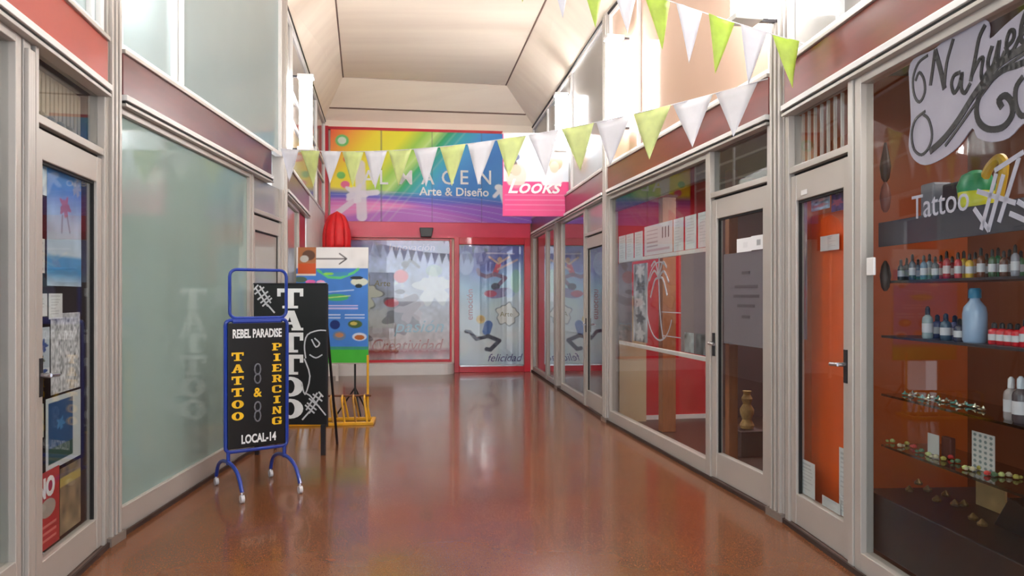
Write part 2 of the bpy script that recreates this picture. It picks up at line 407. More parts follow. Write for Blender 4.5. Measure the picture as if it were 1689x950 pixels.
def door(F, s0, s1, zt, gm, z_tr=Z_F0-.07, bars=0, bar_m=None, tr_glass=None, st=.1, top=.17, bot=.2, handle='near', jamb=.05):
    dn[0] += 1
    r = F.root('door_%d' % dn[0], s0); tag(r, kind='structure'); B = lambda: MB(s0)
    for a, b in ((s0, s0+jamb), (s1-jamb, s1)): B().box(a, b, -.04, .05, 0, z_tr).build('jamb', M_frame, r, .003)
    a, b = s0+jamb+.004, s1-jamb-.004
    B().box(a, a+st, -.025, .03, .03, zt).build('stile', M_frame, r, .004)
    B().box(b-st, b, -.025, .03, .03, zt).build('stile', M_frame, r, .004)
    B().box(a+st, b-st, -.022, .028, .03, .03+bot).build('bottom_rail', M_frame, r, .004)
    B().box(a+st, b-st, -.022, .028, zt-top, zt).build('top_rail', M_frame, r, .004)
    B().box(a+st, b-st, 0, .006, .03+bot, zt-top).build('pane', gm, r)
    g = B(); g.box(a+st, b-st, -.008, .012, zt-top-.014, zt-top).box(a+st, a+st+.01, -.008, .012, .03+bot, zt-top).box(b-st-.01, b-st, -.008, .012, .03+bot, zt-top)
    g.build('gasket', M_rubber, r)
    B().box(s0+jamb, s1-jamb, .0, .03, zt+.002, zt+.02).build('head_gap', M_rubber, r)
    B().box(s0+jamb, s1-jamb, -.035, .05, zt+.02, zt+.06).build('transom_bar', M_frame, r, .003)
    B().box(s0, s1, -.05, .05, 0, .025).build('threshold', mat('worn_threshold', (112, 92, 84), .5, .3), r)
    if z_tr-zt > .15:
        B().box(s0+jamb, s1-jamb, .0, .006, zt+.06, z_tr).build('transom_pane', tr_glass or gm, r)
        for k in range(bars):
            x = s0+jamb+(s1-s0-2*jamb)*(k+.5)/bars
            B().box(x-.007, x+.007, .03, .045, zt+.06, z_tr).build('bar', bar_m or M_frame, r)
    hx = b-st*.5 if handle == 'right' else a+st*.5
    h = B(); h.box(hx-.018, hx+.018, -.034, -.025, .98, 1.16); h.build('lock_plate', M_dark, r, .002)
    h = B(); h.cyl((hx, -.03, 1.08), (hx, -.075, 1.08), .012); h.cyl((hx, -.07, 1.08), (hx+(-.09 if handle == 'right' else .09), -.07, 1.075), .011); h.sm = True
    h.build('handle', M_steel, r)
    return r
# ---- left, near bay
sa, sb = LN.s(43), LN.s(163)
window(LN, LN.s(-300), LN.s(23), 0, Z_F0-.07, G_clear, sill=.3)
ps = post(LN, (LN.s(24)+LN.s(42))/2, .07, Z_F0-.07, .06)
LEFT_DOOR = door(LN, LN.s(44), LN.L-.08, 2.23, G_clear, bars=0, handle='left', jamb=.03, st=.07, top=.14, bot=.17)
# ---- left, long obscured pane and the door beyond
m1 = LM.s(408)
window(LM, .1, m1+.03, 0, Z_F0-.07, G_green, fw=.05, sill=.17)
door(LM, m1+.035, LM.L-.03, 2.22, G_upper2, bars=7, handle='right', jamb=.04, st=.07, top=.14)
window(LF, .09, LF.s(490), 0, 2.55, G_upper2, sill=.2)
# ---- right, middle bay
mr = RM.s(1174)
PALM_WIN = window(RM, .1, mr-.002, 0, Z_F0-.07, G_clear, fw=.05, sill=.14)
door(RM, mr, RM.L-.11, 2.2, G_clear, handle='left', tr_glass=G_mirror, st=.08, top=.15)
# ---- right, near bay
nr = RN.s(1418)
door(RN, .09, nr, 2.2, G_clear, bars=9, handle='right', st=.07, top=.16, bot=.19)
window(RN, nr+.004, RN.s(1850), 0, Z_F0-.07, G_clear, fw=.06, sill=.12)
# ---- right, far bay
window(RF, .05, RF.s(903), 0, Z_F0-.07, G_mirror, sill=.1)
window(RF, RF.s(904), RF.s(917), 0, Z_F0-.07, G_mirror, fw=.04, sill=.1)
window(RF, RF.s(928), RF.s(967), 0, Z_F0-.07, G_mirror, fw=.04, sill=.12)
door(RF, RF.s(968), RF.L-.09, 2.2, G_mirror, st=.06, top=.14, handle='left', jamb=.04, tr_glass=G_upper2)
# ---- upper glazing
zu0, zu1 = Z_F1+.03, Z_C-.05
def upper(F, s0, s1, gm, mull, rails=()):
    r = window(F, s0, s1, zu0, zu1, gm, mull=mull, fw=.045, sill=.04, fm=M_white, rails=rails)
    MB(s0).box(s0, s1, .1, .14, zu0, zu1).build('back_board', mat('upper_back_board', (200, 198, 192), .8), r)
upper(LN, 0, LN.L-.09, G_upper, [LN.s(150)-.05, LN.s(-80)])
upper(LM, .12, LM.L-.05, G_upper, [LM.s(284), LM.s(300)-.05])
upper(LF, .1, LF.L-.05, G_upper2, [LF.s(478), LF.s(520)], rails=(3.55, 3.9))
upper(RM, .12, RM.L-.12, G_ceil_refl, [RM.s(1056)])
upper(RF, .05, RF.L-.08, G_upper2, [RF.s(945), RF.s(905)])
upper(RN, .1, RN.L, G_upper2, [RN.s(1390), RN.s(1600)])
# kerb joints along the base of both sides
for F in (LN, LM, RM, RN, RF):
    trim(MB().box(.02, F.L-.02, -.055, -.042, 0, .03), mat('grimy_joint', (58, 40, 34), .7), F)

# ------------------------------------------------------------------ interiors
PR = room('palm_shop', RM, .0, RM.L-.02, 2.4, M_shopred, M_dkfloor, M_dkwall, sides=(M_shopred, M_dkwall))
MB().box(0, .02, .06, 2.4, 0, .05).build('skirting', M_white, PR)
MB().box(0, .03, 1.35, 2.4, 0, 2.85).build('dark_lining', M_dkwall, PR)
room('display_shop', RN, .12, RN.s(1850)+.4, 1.15, M_brownwall, M_dkfloor, M_dkwall, sides=(M_orange, M_brownwall))
room('far_shop', RF, .1, RF.L-.3, 1.6, M_shopred, M_dkfloor, M_dkwall)
room('left_shop', LN, LN.s(-300), LN.L-.1, 1.2, M_dkwall, M_dkfloor, M_dkwall)
def bk(name, F, m, s0, s1, d0, d1, z0, z1, label, cat, bevel=0, group=None):
    o = MB((s0+s1)/2, (d0+d1)/2, z0).box(s0, s1, d0, d1, z0, z1).build(name, m, None, bevel, F.pt((s0+s1)/2, (d0+d1)/2, z0), F.rz)
    return tag(o, label, cat, group)
# palm shop
bk('partition_board', RM, M_beige, .06, .12, .1, .42, 0, 1.45, 'low beige partition board inside the palm tree shop window', 'partition')
c0 = RM.s(1086, .35); bk('wooden_post', RM, M_wood, c0, c0+.12, .35, .5, 0, 2.5, 'light wooden post behind the red shop window, below the palm tree emblem', 'post', .004)
c0 = RM.s(1196, .25); bk('wooden_post', RM, M_wood, c0, c0+.07, .25, .33, 0, 2.5, 'narrow wooden post just inside the glass door with frosted band', 'post', .004)
# rails across the palm window
for zz, q in ((1.83, 'upper'), (.93, 'lower')):
    o = MB().box(RM.s(1018), mr-.06, .02, .05, zz-.018, zz+.018).build('shelf_rail', M_white, None, .003, RM.pt(0), RM.rz)
    tag(o, q+' white rail across the inside of the palm tree shop window', 'rail')
bk('blind_cassette', RM, mat('navy_blind', (30, 28, 46), .5), .16, mr-.06, .03, .08, 2.41, 2.585, 'dark navy rolled blind under the top of the palm tree shop window', 'blind', .01)
shp = [(1019, 1030), (1031, 1043), (1045, 1058), (1061, 1107), (1109, 1125), (1128, 1146), (1149, 1167)]
nm = ['first narrow white sheet at the far end of the palm window paper row',
      'second narrow white sheet from the far end of the palm window paper row',
      'narrow white sheet just left of the wide notice in the palm window',
      'wide white notice with bold figures amid the palm window paper row',
      'white sheet just right of the wide notice in the palm shop window',
      'white sheet second from the door end of the palm window paper row',
      'white sheet at the door end of the palm window paper row']
for k, (a, b) in enumerate(shp):
    p = Pic(30, 40, (218, 226, 230)) if k != 3 else Pic(60, 40, (225, 222, 226))
    r_ = random.Random(k)
    if k == 3:
        for q in (.66, .76, .86): p.rect(q, q+.03, .5, .85, (50, 50, 60))
        for q in range(5): p.rect(.1, .5, .8-q*.13, .84-q*.13, (150, 120, 130), .7)
        p.rect(.1, .9, .12, .2, (190, 120, 140), .6)
    else:
        for q in range(9): p.rect(.15, r_.uniform(.5, .85), .88-q*.09, .905-q*.09, (165, 175, 182), .6)
    s0, s1 = RM.s(a), RM.s(b)
    o = p.build('paper_sheet', None, 0, s1-s0, 0, 0, .29, .002, loc=RM.pt(s0, .012, 1.85+(.0 if k > 2 else -.03)), rz=RM.rz)
    tag(o, nm[k], 'paper', 'papers taped along the palm shop window')
for a, b, q in ((1018, 1040, 'narrow grey frosted panel at the far end of the palm tree shop window'), (1121, 1167, 'grey frosted panel right of the palm tree emblem, beside the door')):
    MB(.1).box(RM.s(a), RM.s(b), .012, .018, .96, 1.81).build('frosted_panel', M_film, PALM_WIN)['label'] = q
# collage strip
p = Pic(30, 120, (170, 172, 180)).noise(9, .5, 3)
for q in range(5): p.blot(.5, .1+q*.2, .28, (60, 58, 66) if q % 2 else (225, 225, 228), q, .8)
o = p.build('photo_strip', None, 0, RM.s(1066)-RM.s(1043), 0, 0, .8, .002, loc=RM.pt(RM.s(1043), .012, .98), rz=RM.rz)
tag(o, 'vertical strip of black and white photographs left of the palm tree emblem', 'photographs')
for k, (a, b) in enumerate(((1020, 1039), (1128, 1143), (1146, 1164))):
    p = Pic(24, 24, [(120, 100, 95), (190, 200, 205), (120, 125, 130)][k]).noise(6, .5, k)
    o = p.build('photo_card', None, 0, RM.s(b)-RM.s(a), 0, 0, .17, .002, loc=RM.pt(RM.s(a), .006, .965), rz=RM.rz)
    tag(o, ['small brown photograph on the lower rail at the far palm window end', 'pale card on the lower rail under the grey frosted panel, left one', 'darker grey card on the lower rail under the grey frosted panel, right one'][k], 'card')
# palm emblem
r = RM.root('palm_emblem', RM.s(1088), -.004, 1.0); tag(r, 'white outlined oval palm tree emblem on the red shop window', 'emblem')
cs, cz = 0, .4; ra, rb = (RM.s(1110)-RM.s(1066))/2, .37
g = MB(); g.stroke([(ra*math.cos(t*.1+1.0), cz+rb*math.sin(t*.1+1.0)) for t in range(0, 49)], .014, -.002, .001); g.build('ring', M_letter_g, r)
MB().stroke(smooth([(.1, .05), (.03, .25), (0, .5), (-.01, .62)]), .02, -.003, .0).build('trunk', M_letter_g, r)
for k, (dx, dz) in enumerate(((-.26, .02), (-.2, .16), (0, .2), (.18, .14), (.24, 0), (-.22, -.14), (.2, -.12))):
    MB().stroke(smooth([(-.01, .62), (dx*.5, .62+dz*.6+.06), (dx, .6+dz-.02)]), .02, -.003-.0005*k, .0).build('frond', M_letter_g, r)
MB().stroke([(ra*.2, .3), (ra*1.5, .3)], .008, -.002, .001).stroke([(ra*.2, .08), (ra*1.5, .08)], .008, -.002, .001).build('line', M_letter_g, r)
# poster's reflected colours at top of palm window, painted on an added board
p = Pic(60, 40, (90, 30, 60)); p.blot(.3, .5, .25, (40, 60, 170), 1).blot(.55, .6, .12, (210, 150, 60), 2).blot(.75, .4, .15, (150, 20, 60), 3)
o = p.build('coloured_poster', None, 0, 1.2, 0, 0, .42, .004, loc=RM.pt(RM.s(1030, .9), .9, 2.3), rz=RM.rz)
tag(o, 'blue and purple poster hanging high inside the palm tree shop', 'poster')
# door of the palm shop: frosted band, papers, small lines
d0, d1 = RM.s(1192), RM.s(1270)
r = RM.root('frosted_band', d0, .01, RM.z(1230, 571)); tag(r, 'grey frosted band with small dark lines on the palm shop glass door', 'film')
MB().box(.0, d1-d0, 0, .004, 0, RM.z(1230, 415)-RM.z(1230, 571)).build('film', M_film, r)
for k, (wd, zz) in enumerate(((.12, .52), (.34, .42), (.38, .35), (.26, .28), (.12, .2))):
    MB().box((d1-d0)/2-wd/2, (d1-d0)/2+wd/2, -.003, -.001, zz, zz+.022).build('lettering', mat('band_ink', (88, 72, 84), .6), r)
for k, (a, b, y0, y1, q) in enumerate(((1216, 1240, 398, 417, 'lower left white slip above the frosted band on the palm shop door'), (1240, 1261, 388, 413, 'upper right white slip with dark mark above the frosted door band'))):
    s0 = RM.s(a); p = Pic(20, 16, (235, 235, 238)); p.rect(.45, .75, .3, .7, (60, 60, 70), .6 if k else .1)
    o = p.build('paper_slip', None, 0, RM.s(b)-s0, 0, 0, .1, .002, loc=RM.pt(s0, -.004-.002*k, RM.z(a, y1)), rz=RM.rz); tag(o, q, 'paper')
# totem vase
vs = RM.s(1232, .7); r = RM.root('carved_vase', vs, .7, 0); tag(r, 'tall ochre carved vase on a small stand inside the palm shop door', 'vase')
zb = max(.0, RM.z(1232, 706, .7))
MB().box(-.12, .12, -.12, .12, 0, zb-.01).build('stand', M_dkwall, r, .005)
MB().lathe([(.055, 0), (.065, .03), (.04, .08), (.06, .13), (.065, .17), (.035, .22), (.05, .27), (.03, .31), (.04, .34)], z=zb).build('body', mat('ochre_clay', (176, 142, 84), .6, 0, .3, 20), r)

# orange board behind the near right door + its papers
e = RN.s
o0 = e(1331, .12); bk('orange_panel', RN, M_orange2, o0, e(1400, .12), .12, .15, .06, RN.z(1360, 352, .12), 'tall orange red board standing behind the glass of the near right door', 'board', .003)
bk('inner_panel', RN, M_orange, e(1318, .3), e(1412, .3), .3, .33, .1, 1.25, 'lower orange back panel behind the tall orange board', 'board')
bk('inner_panel', RN, M_orange, e(1310, .25), e(1400, .25), .25, .28, 2.24, 2.44, 'orange board seen through the barred opening above the near right door', 'board')
for k, (a, b, y0, y1, bc, q) in enumerate(((1322, 1331, 330, 560, (150, 130, 150), 'narrow coloured poster strip left of the orange board in the near right door'),
        (1401, 1410, 300, 570, (96, 70, 140), 'narrow purple poster strip right of the orange board in the near right door'),
        (1336, 1366, 322, 346, (130, 150, 175), 'pale blue card above the orange board in the near right door'),
        (1368, 1388, 300, 348, (70, 45, 110), 'purple print above the orange board in the near right door'),
        (1390, 1401, 300, 345, (190, 170, 90), 'yellowish print at the top right of the near right door'))):
    s0, s1 = e(a, .03), e(b, .03); p = Pic(16, 60, bc).noise(8, .5, k+20); p.blot(.5, .7, .4, (220, 200, 195), k, .6); p.blot(.5, .3, .4, (180, 60, 70), k, .6)
    z0, z1 = RN.z((a+b)/2, y1, .03), RN.z((a+b)/2, y0, .03)
    o = p.build('window_poster', None, 0, s1-s0, 0, 0, z1-z0, .002, loc=RN.pt(s0, .03+.004*k, z0), rz=RN.rz); tag(o, q, 'poster')
for k, (a, b, y0, y1, dd, q) in enumerate(((1318, 1344, 760, 850, .015, 'white notice sheet low at the left of the near right door glass'),
        (1356, 1386, 824, 874, .012, 'white notice lowest in the middle of the near right door glass'),
        (1384, 1409, 742, 820, .015, 'white notice highest of the three at the lower right of the near right door'),
        (1384, 1409, 806, 892, .019, 'white notice with grey figures in the bottom right corner of the near right door'),
        (1353, 1383, 388, 413, .1, 'small wavy white card on the upper part of the orange board'))):
    s0, s1 = e(a, dd), e(b, dd); p = paper_pic(26, 40, k+5, (215, 222, 224), (130, 140, 150), 8)
    if k == 3: p.noise(8, .25, 4)
    z0, z1 = RN.z((a+b)/2, y1, dd), RN.z((a+b)/2, y0, dd)
    z0 = max(z0, .225)
    cv = (lambda U, V: .006*np.sin(U*7)) if k == 4 else None
    o = p.build('notice_sheet', None, 0, s1-s0, 0, 0, z1-z0, .001, curve=cv, loc=RN.pt(s0, dd, z0), rz=RN.rz); tag(o, q, 'paper')
bk('door_sticker', RN, M_white, e(1328), e(1338), -.026, -.0245, RN.z(1333, 321), RN.z(1333, 313), 'tiny white triangle sticker on the top rail of the near right door', 'sticker')
bk('wall_switch', RN, M_white, e(1443), e(1455), -.045, -.032, RN.z(1449, 454), RN.z(1449, 425), 'small white switch plate on the frame left of the display window', 'switch', .003)

# ------------------------------------------------------------------ display shelves
D0, D1 = .14, .46
G_shelf = glass_mat('smoky_shelf_glass', (.5, .52, .5), .08, .03, 1.2)
sh0, sh1 = nr-.04, RN.s(1850)
ORD = ['first', 'second', 'third', 'fourth', 'fifth', 'sixth', 'seventh', 'eighth', 'ninth', 'tenth', 'eleventh', 'twelfth', 'thirteenth', 'fourteenth', 'fifteenth', 'sixteenth', 'seventeenth', 'eighteenth', 'nineteenth', 'twentieth', 'twenty-first', 'twenty-second']
levels = [.66, .93, 1.24, 1.53, 1.84]
for k, zz in enumerate(levels):
    r = RN.root('glass_shelf', (sh0+sh1)/2, (D0+D1)/2, zz)
    tag(r, ['lowest glass shelf in the tattoo display window, holding cases and cards', 'second lowest glass shelf in the tattoo display window, with jewellery',
            'dark shelf in the tattoo display window carrying the big blue-capped bottle', 'shelf in the tattoo display window with the long row of small ink bottles',
            'topmost dark board shelf behind the Tattoo lettering in the display window'][k], 'shelf', 'shelves in the tattoo display window')
    h_ = (sh1-sh0)/2
    MB().box(-h_, h_, -.16, .16, -.012, 0).build('board', G_shelf if k < 2 else mat('dark_shelf', (44, 36, 44), .4), r)
    if k == 4: MB().box(-h_, h_, -.175, -.165, -.13, -.002).build('front_panel', mat('slate_panel', (56, 56, 70), .5), r)
bk('display_plinth', RN, mat('black_plinth', (28, 20, 22), .45), sh0-.02, sh1, .06, .7, .125, .42, 'black plinth along the bottom of the tattoo display window', 'plinth', .006)
BOT = [(.026, 0), (.03, .006), (.03, .062), (.026, .07), (.012, .078)]
def bottle(col, lab, px, zz, d, h=.1, w=1.0, group='small ink bottles on the display shelf', capc=(30, 30, 34)):
    r = RN.root('ink_bottle', RN.s(px, d), d, zz); tag(r, lab, 'bottle', group)
    k = h/.1
    MB().lathe([(a*w, b*k) for a, b in BOT], n=10).build('body', mat('ink_%d_%d_%d' % col, col, .25, coat=.5), r)
    MB().lathe([(.014*w, .078*k), (.013*w, .1*k), (.005*w, .106*k)], n=8).build('cap', mat('cap_%d_%d_%d' % capc, capc, .3), r)
    MB().lathe([(.0305*w, .02*k), (.0305*w, .05*k)], n=10).build('label_band', mat('band_white', (200, 200, 205), .5), r)
    return r
cols = [((60, 70, 78), 'dark slate'), ((52, 74, 96), 'dark blue'), ((80, 120, 150), 'steel blue'), ((120, 150, 170), 'pale blue'), ((70, 80, 90), 'charcoal'),
        ((160, 30, 50), 'red'), ((120, 16, 40), 'crimson'), ((190, 60, 70), 'pinkish red'), ((205, 165, 50), 'yellow'), ((190, 110, 40), 'amber'),
        ((110, 60, 40), 'brown'), ((60, 90, 60), 'green'), ((40, 120, 80), 'bright green'), ((90, 50, 40), 'dark brown'), ((140, 140, 150), 'grey'), ((70, 120, 80), 'sea green')]
xs = np.linspace(1486, 1684, 22)
for i, px in enumerate(xs):
    j = min(15, int(i*16/22)); c, n_ = cols[j]
    nb = cols[min(15, j+1)][1]
    nth = ORD[i]
    bottle(c, n_+' ink bottle, '+nth+' from the left in the row on the second highest shelf', px, 1.53, .2+.07*(i % 2), .105+.01*(i % 3), .56)
# shelf with big bottle
r = RN.root('spray_bottle', RN.s(1608, .22), .22, 1.24); tag(r, 'big clear pale blue bottle with a blue cap on the middle display shelf', 'bottle')
MB().lathe([(.045, 0), (.05, .01), (.05, .13), (.045, .16), (.022, .19), (.02, .2)], n=18).build('body', mat('pale_blue_plastic', (150, 175, 205), .2, coat=.5), r)
MB().lathe([(.026, .2), (.026, .235), (.02, .245)], n=14).build('cap', mat('blue_cap', (30, 120, 160), .3), r)
for i, (px, c, n_, h) in enumerate(((1530, (150, 165, 165), 'slim pale bottle left on the middle display shelf', .15), (1546, (70, 70, 110), 'dark violet jar beside the slim pale bottle', .11),
        (1560, (60, 80, 95), 'teal grey jar in the cluster on the middle display shelf', .12), (1575, (90, 90, 130), 'purple grey jar in the cluster on the middle display shelf', .11),
        (1583, (50, 50, 70), 'dark jar just left of the big blue-capped bottle', .1))):
    bottle(c, n_, px, 1.24, .2+.08*(i % 2), h, .85, 'jars in the cluster on the middle shelf')
for i, px in enumerate((1640, 1653, 1666, 1679, 1692)):
    bottle((190, 16, 36), ['leftmost', 'second', 'third', 'fourth', 'rightmost visible'][i]+' bright red bottle right of the big blue-capped bottle', px, 1.24, .22, .09+.02*(i == 4), .8, 'red bottles on the middle shelf')
# green-yellow kit on the top shelf
r = RN.root('toy_figure', RN.s(1610, .3), .3, 1.843); tag(r, 'green and yellow plastic pot with a curved spout on the topmost display shelf', 'pot')
MB().lathe([(.05, 0), (.07, .02), (.075, .09), (.06, .12)], n=14).build('pot', mat('yellow_plastic', (205, 205, 40), .35), r)
MB().lathe([(.076, .09), (.08, .12), (.06, .17), (.02, .19)], n=14).build('lid', mat('green_plastic', (30, 140, 90), .35), r)
MB().tube(smooth([(.05, 0, .14), (.1, 0, .2), (.16, 0, .22), (.18, 0, .17), (.15, 0, .05)]), .02).build('spout', mat('gold_plastic', (215, 170, 30), .35), r)
bk('grey_canister', RN, mat('grey_can', (120, 122, 132), .5), RN.s(1530, .3), RN.s(1552, .3), .26, .36, 1.843, 2.02, 'grey box canister left of the green and yellow pot', 'canister', .01)
bk('dark_case', RN, mat('dark_case', (40, 36, 46), .5), RN.s(1566, .32), RN.s(1592, .32), .28, .38, 1.843, 2.0, 'dark case between the grey canister and the green pot', 'case', .01)
# lower shelves: two bottles, jewellery, cards
bottle((160, 150, 150), 'slim white topped bottle on the second lowest display shelf', 1668, .93, .22, .17, 1.0, 'tall bottles at the right of the second lowest shelf', (210, 210, 214))
bottle((70, 60, 66), 'dark bottle with pale label at the right edge of the second lowest shelf', 1684, .93, .2, .18, 1.1, 'tall bottles at the right of the second lowest shelf', (190, 200, 210))
M_ring = mat('jewel_metal', (200, 195, 175), .2, .8)
for i in range(15):
    px = 1493+i*9; dd = .2+.1*random.random()
    mb = MB(); rr = .012+.006*random.random(); mb.tube([(rr*math.cos(t), rr*math.sin(t), .006) for t in np.linspace(0, 2*math.pi, 12)[:-1]], .004, 6, True)
    mb.lathe([(.006, 0), (.007, .006), (.002, .014)], rr, 0, .006, 6)
    o = mb.build('ring', M_ring if i % 3 else mat('teal_jewel', (90, 150, 140), .2), None, 0, RN.pt(RN.s(px, dd), dd, .932), random.random()*3)
    tag(o, ORD[i]+' small metal ring from the left on the second lowest display shelf', 'ring', 'rings in a row on the second lowest display shelf')
for i in range(18):
    px = 1472+i*12; dd = .18+.12*random.random(); c = [(180, 190, 120), (200, 60, 60), (190, 180, 150), (90, 120, 90), (170, 160, 80)][(i*2) % 5]
    mb = MB(); mb.lathe([(.0, 0), (.012, .003), (.014, .012), (.006, .02)], 0, 0, 0, 8).lathe([(.0, 0), (.008, .002), (.009, .01), (.003, .014)], .024, .004, 0, 8)
    o = mb.build('body_jewel', mat('jewel_%d' % c[0], c, .25, coat=.5), None, 0, RN.pt(RN.s(px, dd), dd, .662), random.random()*3)
    tag(o, ORD[i]+' small body jewel from the left along the lowest glass display shelf', 'jewellery', 'body jewels scattered on the lowest display shelf')
for a, b, hh, q, gr in ((1530, 1548, .1, 'small pale card standing on the lowest display shelf', 0), (1603, 1640, .17, 'white card with a grid of studs leaning on the lowest display shelf', 1)):
    p = Pic(40, 60, (190, 190, 186))
    if gr:
        for x in range(4):
            for y in range(7): p.ell(.14+x*.24, .08+y*.14, .07, .04, (110, 125, 125))
    o = p.build('stud_card', None, 0, RN.s(b, .25)-RN.s(a, .25), 0, 0, hh, .004, loc=RN.pt(RN.s(a, .25), .25, .662), rz=RN.rz); tag(o, q, 'card')
bk('leather_pouch', RN, mat('brown_leather', (84, 40, 34), .6), RN.s(1552, .27), RN.s(1567, .27), .27, .3, .662, .76, 'narrow brown pouch between the two cards on the lowest display shelf', 'pouch', .006)
for i in range(9):
    px = 1500+i*15; dd = .2+.2*random.random()
    mb = MB().lathe([(.02, 0), (.022, .01), (.012, .02), (.004, .03)], n=8)
    o = mb.build('trinket', mat('bronze_trinket', (120, 96, 60), .3, .6), None, 0, RN.pt(RN.s(px, dd), dd, .422), 0)
    tag(o, ORD[i]+' bronze trinket from the left on the black plinth of the display', 'trinket', 'bronze trinkets on the display plinth')
s0 = RN.s(1655, .35); mb = MB().poly([(0, 0), (.28, 0), (.2, .13), (.1, .15)], 0, .12)
tag(mb.build('black_wedge_case', M_black, None, .006, RN.pt(s0, .3, .42), RN.rz), 'black sloping case on the plinth at the right of the display', 'case')
p = Pic(20, 20, (170, 140, 95)).noise(6, .1, 3)
tag(p.build('tan_card', None, 0, .2, 0, 0, .2, .01, loc=RN.pt(RN.s(1600, .42), .45, .42), rz=RN.rz), 'tan board leaning behind the black sloping case', 'board')
# mask / dark ornaments at the left of the display interior
for k, (y0, y1, c) in enumerate(((235, 300, (60, 30, 30)), (300, 350, (110, 50, 40)), (430, 480, (40, 26, 24)))):
    s0 = RN.s(1452, .1); z0, z1 = RN.z(1458, y1, .1), RN.z(1458, y0, .1)
    mb = MB().lathe([(.008, 0), (.02, .02), (.028, .08), (.02, .13), (.006, z1-z0)], n=10)
    o = mb.build('carved_mask', mat('mask_%d' % k, c, .5, 0, .3, 20), None, 0, RN.pt(s0+.03, .11, z0), 0)
    tag(o, ['upper dark carved mask hanging at the left edge of the display window', 'middle reddish carved mask hanging at the left edge of the display window', 'lowest dark ornament hanging near the white switch plate'][k], 'mask')

# ------------------------------------------------------------------ script logo on the display window
def q2(x, y): px, py = 1250+x/2.88, y/2.88; return RN.s(px), RN.z(px, py)
r = RN.root('window_logo', RN.s(1600), 0, 2.0); tag(r, 'large white sticker logo with black script letters on the display window', 'logo'); ox = RN.s(1600)
def Q(pts, k=3): return [(a-ox, b-2.0) for a, b in (q2(*p) for p in (smooth(pts, k) if k else pts))]
M_logo = mat('white_logo_film', (138, 134, 148), .5)
out = [(722, 340), (745, 280), (850, 230), (905, 165), (990, 100), (1085, 92), (1108, 130), (1108, 185), (1180, 120), (1264, 50), (1380, -40), (1500, -60), (1560, 40), (1540, 180), (1440, 300), (1400, 420), (1330, 560), (1264, 590),
       (1200, 655), (1120, 675), (1050, 655), (1025, 610), (960, 695), (880, 755), (800, 785), (745, 755), (722, 690), (732, 590), (730, 500)]
def tri_poly(mb, pts, y0, y1):
    from mathutils.geometry import tessellate_polygon
    n = len(pts); fs = tessellate_polygon([[Vector((a, b, 0)) for a, b in pts]])
    vs = [(a, y0, b) for a, b in pts]+[(a, y1, b) for a, b in pts]
    mb.add(vs, [tuple(f) for f in fs]+[tuple(i+n for i in f[::-1]) for f in fs]+[(i, n+i, n+(i+1) % n, (i+1) % n) for i in range(n)])
    return mb
tri_poly(MB(), Q(out), -.006, -.002).build('backing_film', M_logo, r)
strokes = [(6, [(812, 265), (770, 300), (745, 370), (750, 450), (775, 485), (800, 440), (797, 380), (775, 345), (757, 380)]),
 (9, [(850, 240), (838, 330), (828, 400)]), (12, [(852, 245), (875, 330), (893, 415)]), (8, [(935, 190), (905, 300), (893, 415)]),
 (8, [(965, 345), (940, 360), (928, 400), (940, 440), (962, 410), (978, 350), (975, 420), (992, 440), (1015, 400)]),
 (9, [(1085, 125), (1060, 180), (1042, 270), (1020, 380)]), (8, [(1028, 350), (1060, 285), (1078, 280), (1070, 340), (1075, 375), (1100, 340)]),
 (9, [(1120, 225), (1102, 290), (1108, 330), (1130, 300), (1155, 200), (1148, 270), (1160, 290), (1180, 250)]),
 (8, [(1185, 230), (1220, 190), (1225, 150), (1205, 150), (1190, 200), (1195, 245), (1220, 240), (1250, 180)]),
 (9, [(1250, 190), (1300, 90), (1310, 40), (1290, 40), (1262, 120), (1260, 190), (1290, 190), (1330, 120)]),
 (14, [(1460, 80), (1380, 160), (1264, 232), (1150, 310), (1050, 430), (960, 570), (890, 660), (830, 715)]),
 (6, [(1400, 170), (1264, 262), (1160, 340), (1065, 460), (980, 580), (900, 690)]),
 (12, [(1380, 230), (1264, 300), (1170, 335), (1090, 410), (1050, 490), (1055, 570), (1100, 612), (1170, 605), (1215, 550), (1215, 490), (1185, 455), (1155, 475), (1165, 505)]),
 (6, [(800, 530), (755, 570), (738, 640), (750, 710), (785, 735), (820, 700), (835, 640), (820, 570), (795, 545)]),
 (10, [(1264, 370), (1235, 420), (1235, 500), (1264, 550), (1310, 520), (1340, 440)])]
for wd, pts in strokes:
    MB().stroke(Q(pts, 4), wd*.0021, -.009, -.006).build('letter_stroke', M_letter_k, r)
# Tattoo lettering
r = RN.root('window_lettering', RN.s(1505), 0, RN.z(1505, 362)); tag(r, 'pale Tattoo lettering low under the script logo on the display window', 'lettering')
text_obj('lettering', 'Tattoo', .155, mat('pale_lettering', (150, 150, 162), .6), r, 0, -.004, .0, xs=.92, depth=.001)
r = RN.root('machine_drawing', RN.s(1650), -.003, RN.z(1650, 330)); tag(r, 'pale line drawing of a tattoo machine beside the Tattoo lettering', 'drawing')
g = MB()
for a, b in (((-.1, -.1), (-.02, .1)), ((-.06, -.11), (.02, .09)), ((0, -.08), (.1, .14)), ((-.12, .05), (.08, -.02)), ((.06, -.06), (.2, -.12)), ((.1, -.02), (.24, -.1)), ((-.02, .12), (.12, .16)), ((-.14, -.02), (-.06, -.11))):
    g.stroke([a, b], .02, -.002, 0)
g.build('line_art', mat('pale_lettering', (150, 150, 162), .6), r)

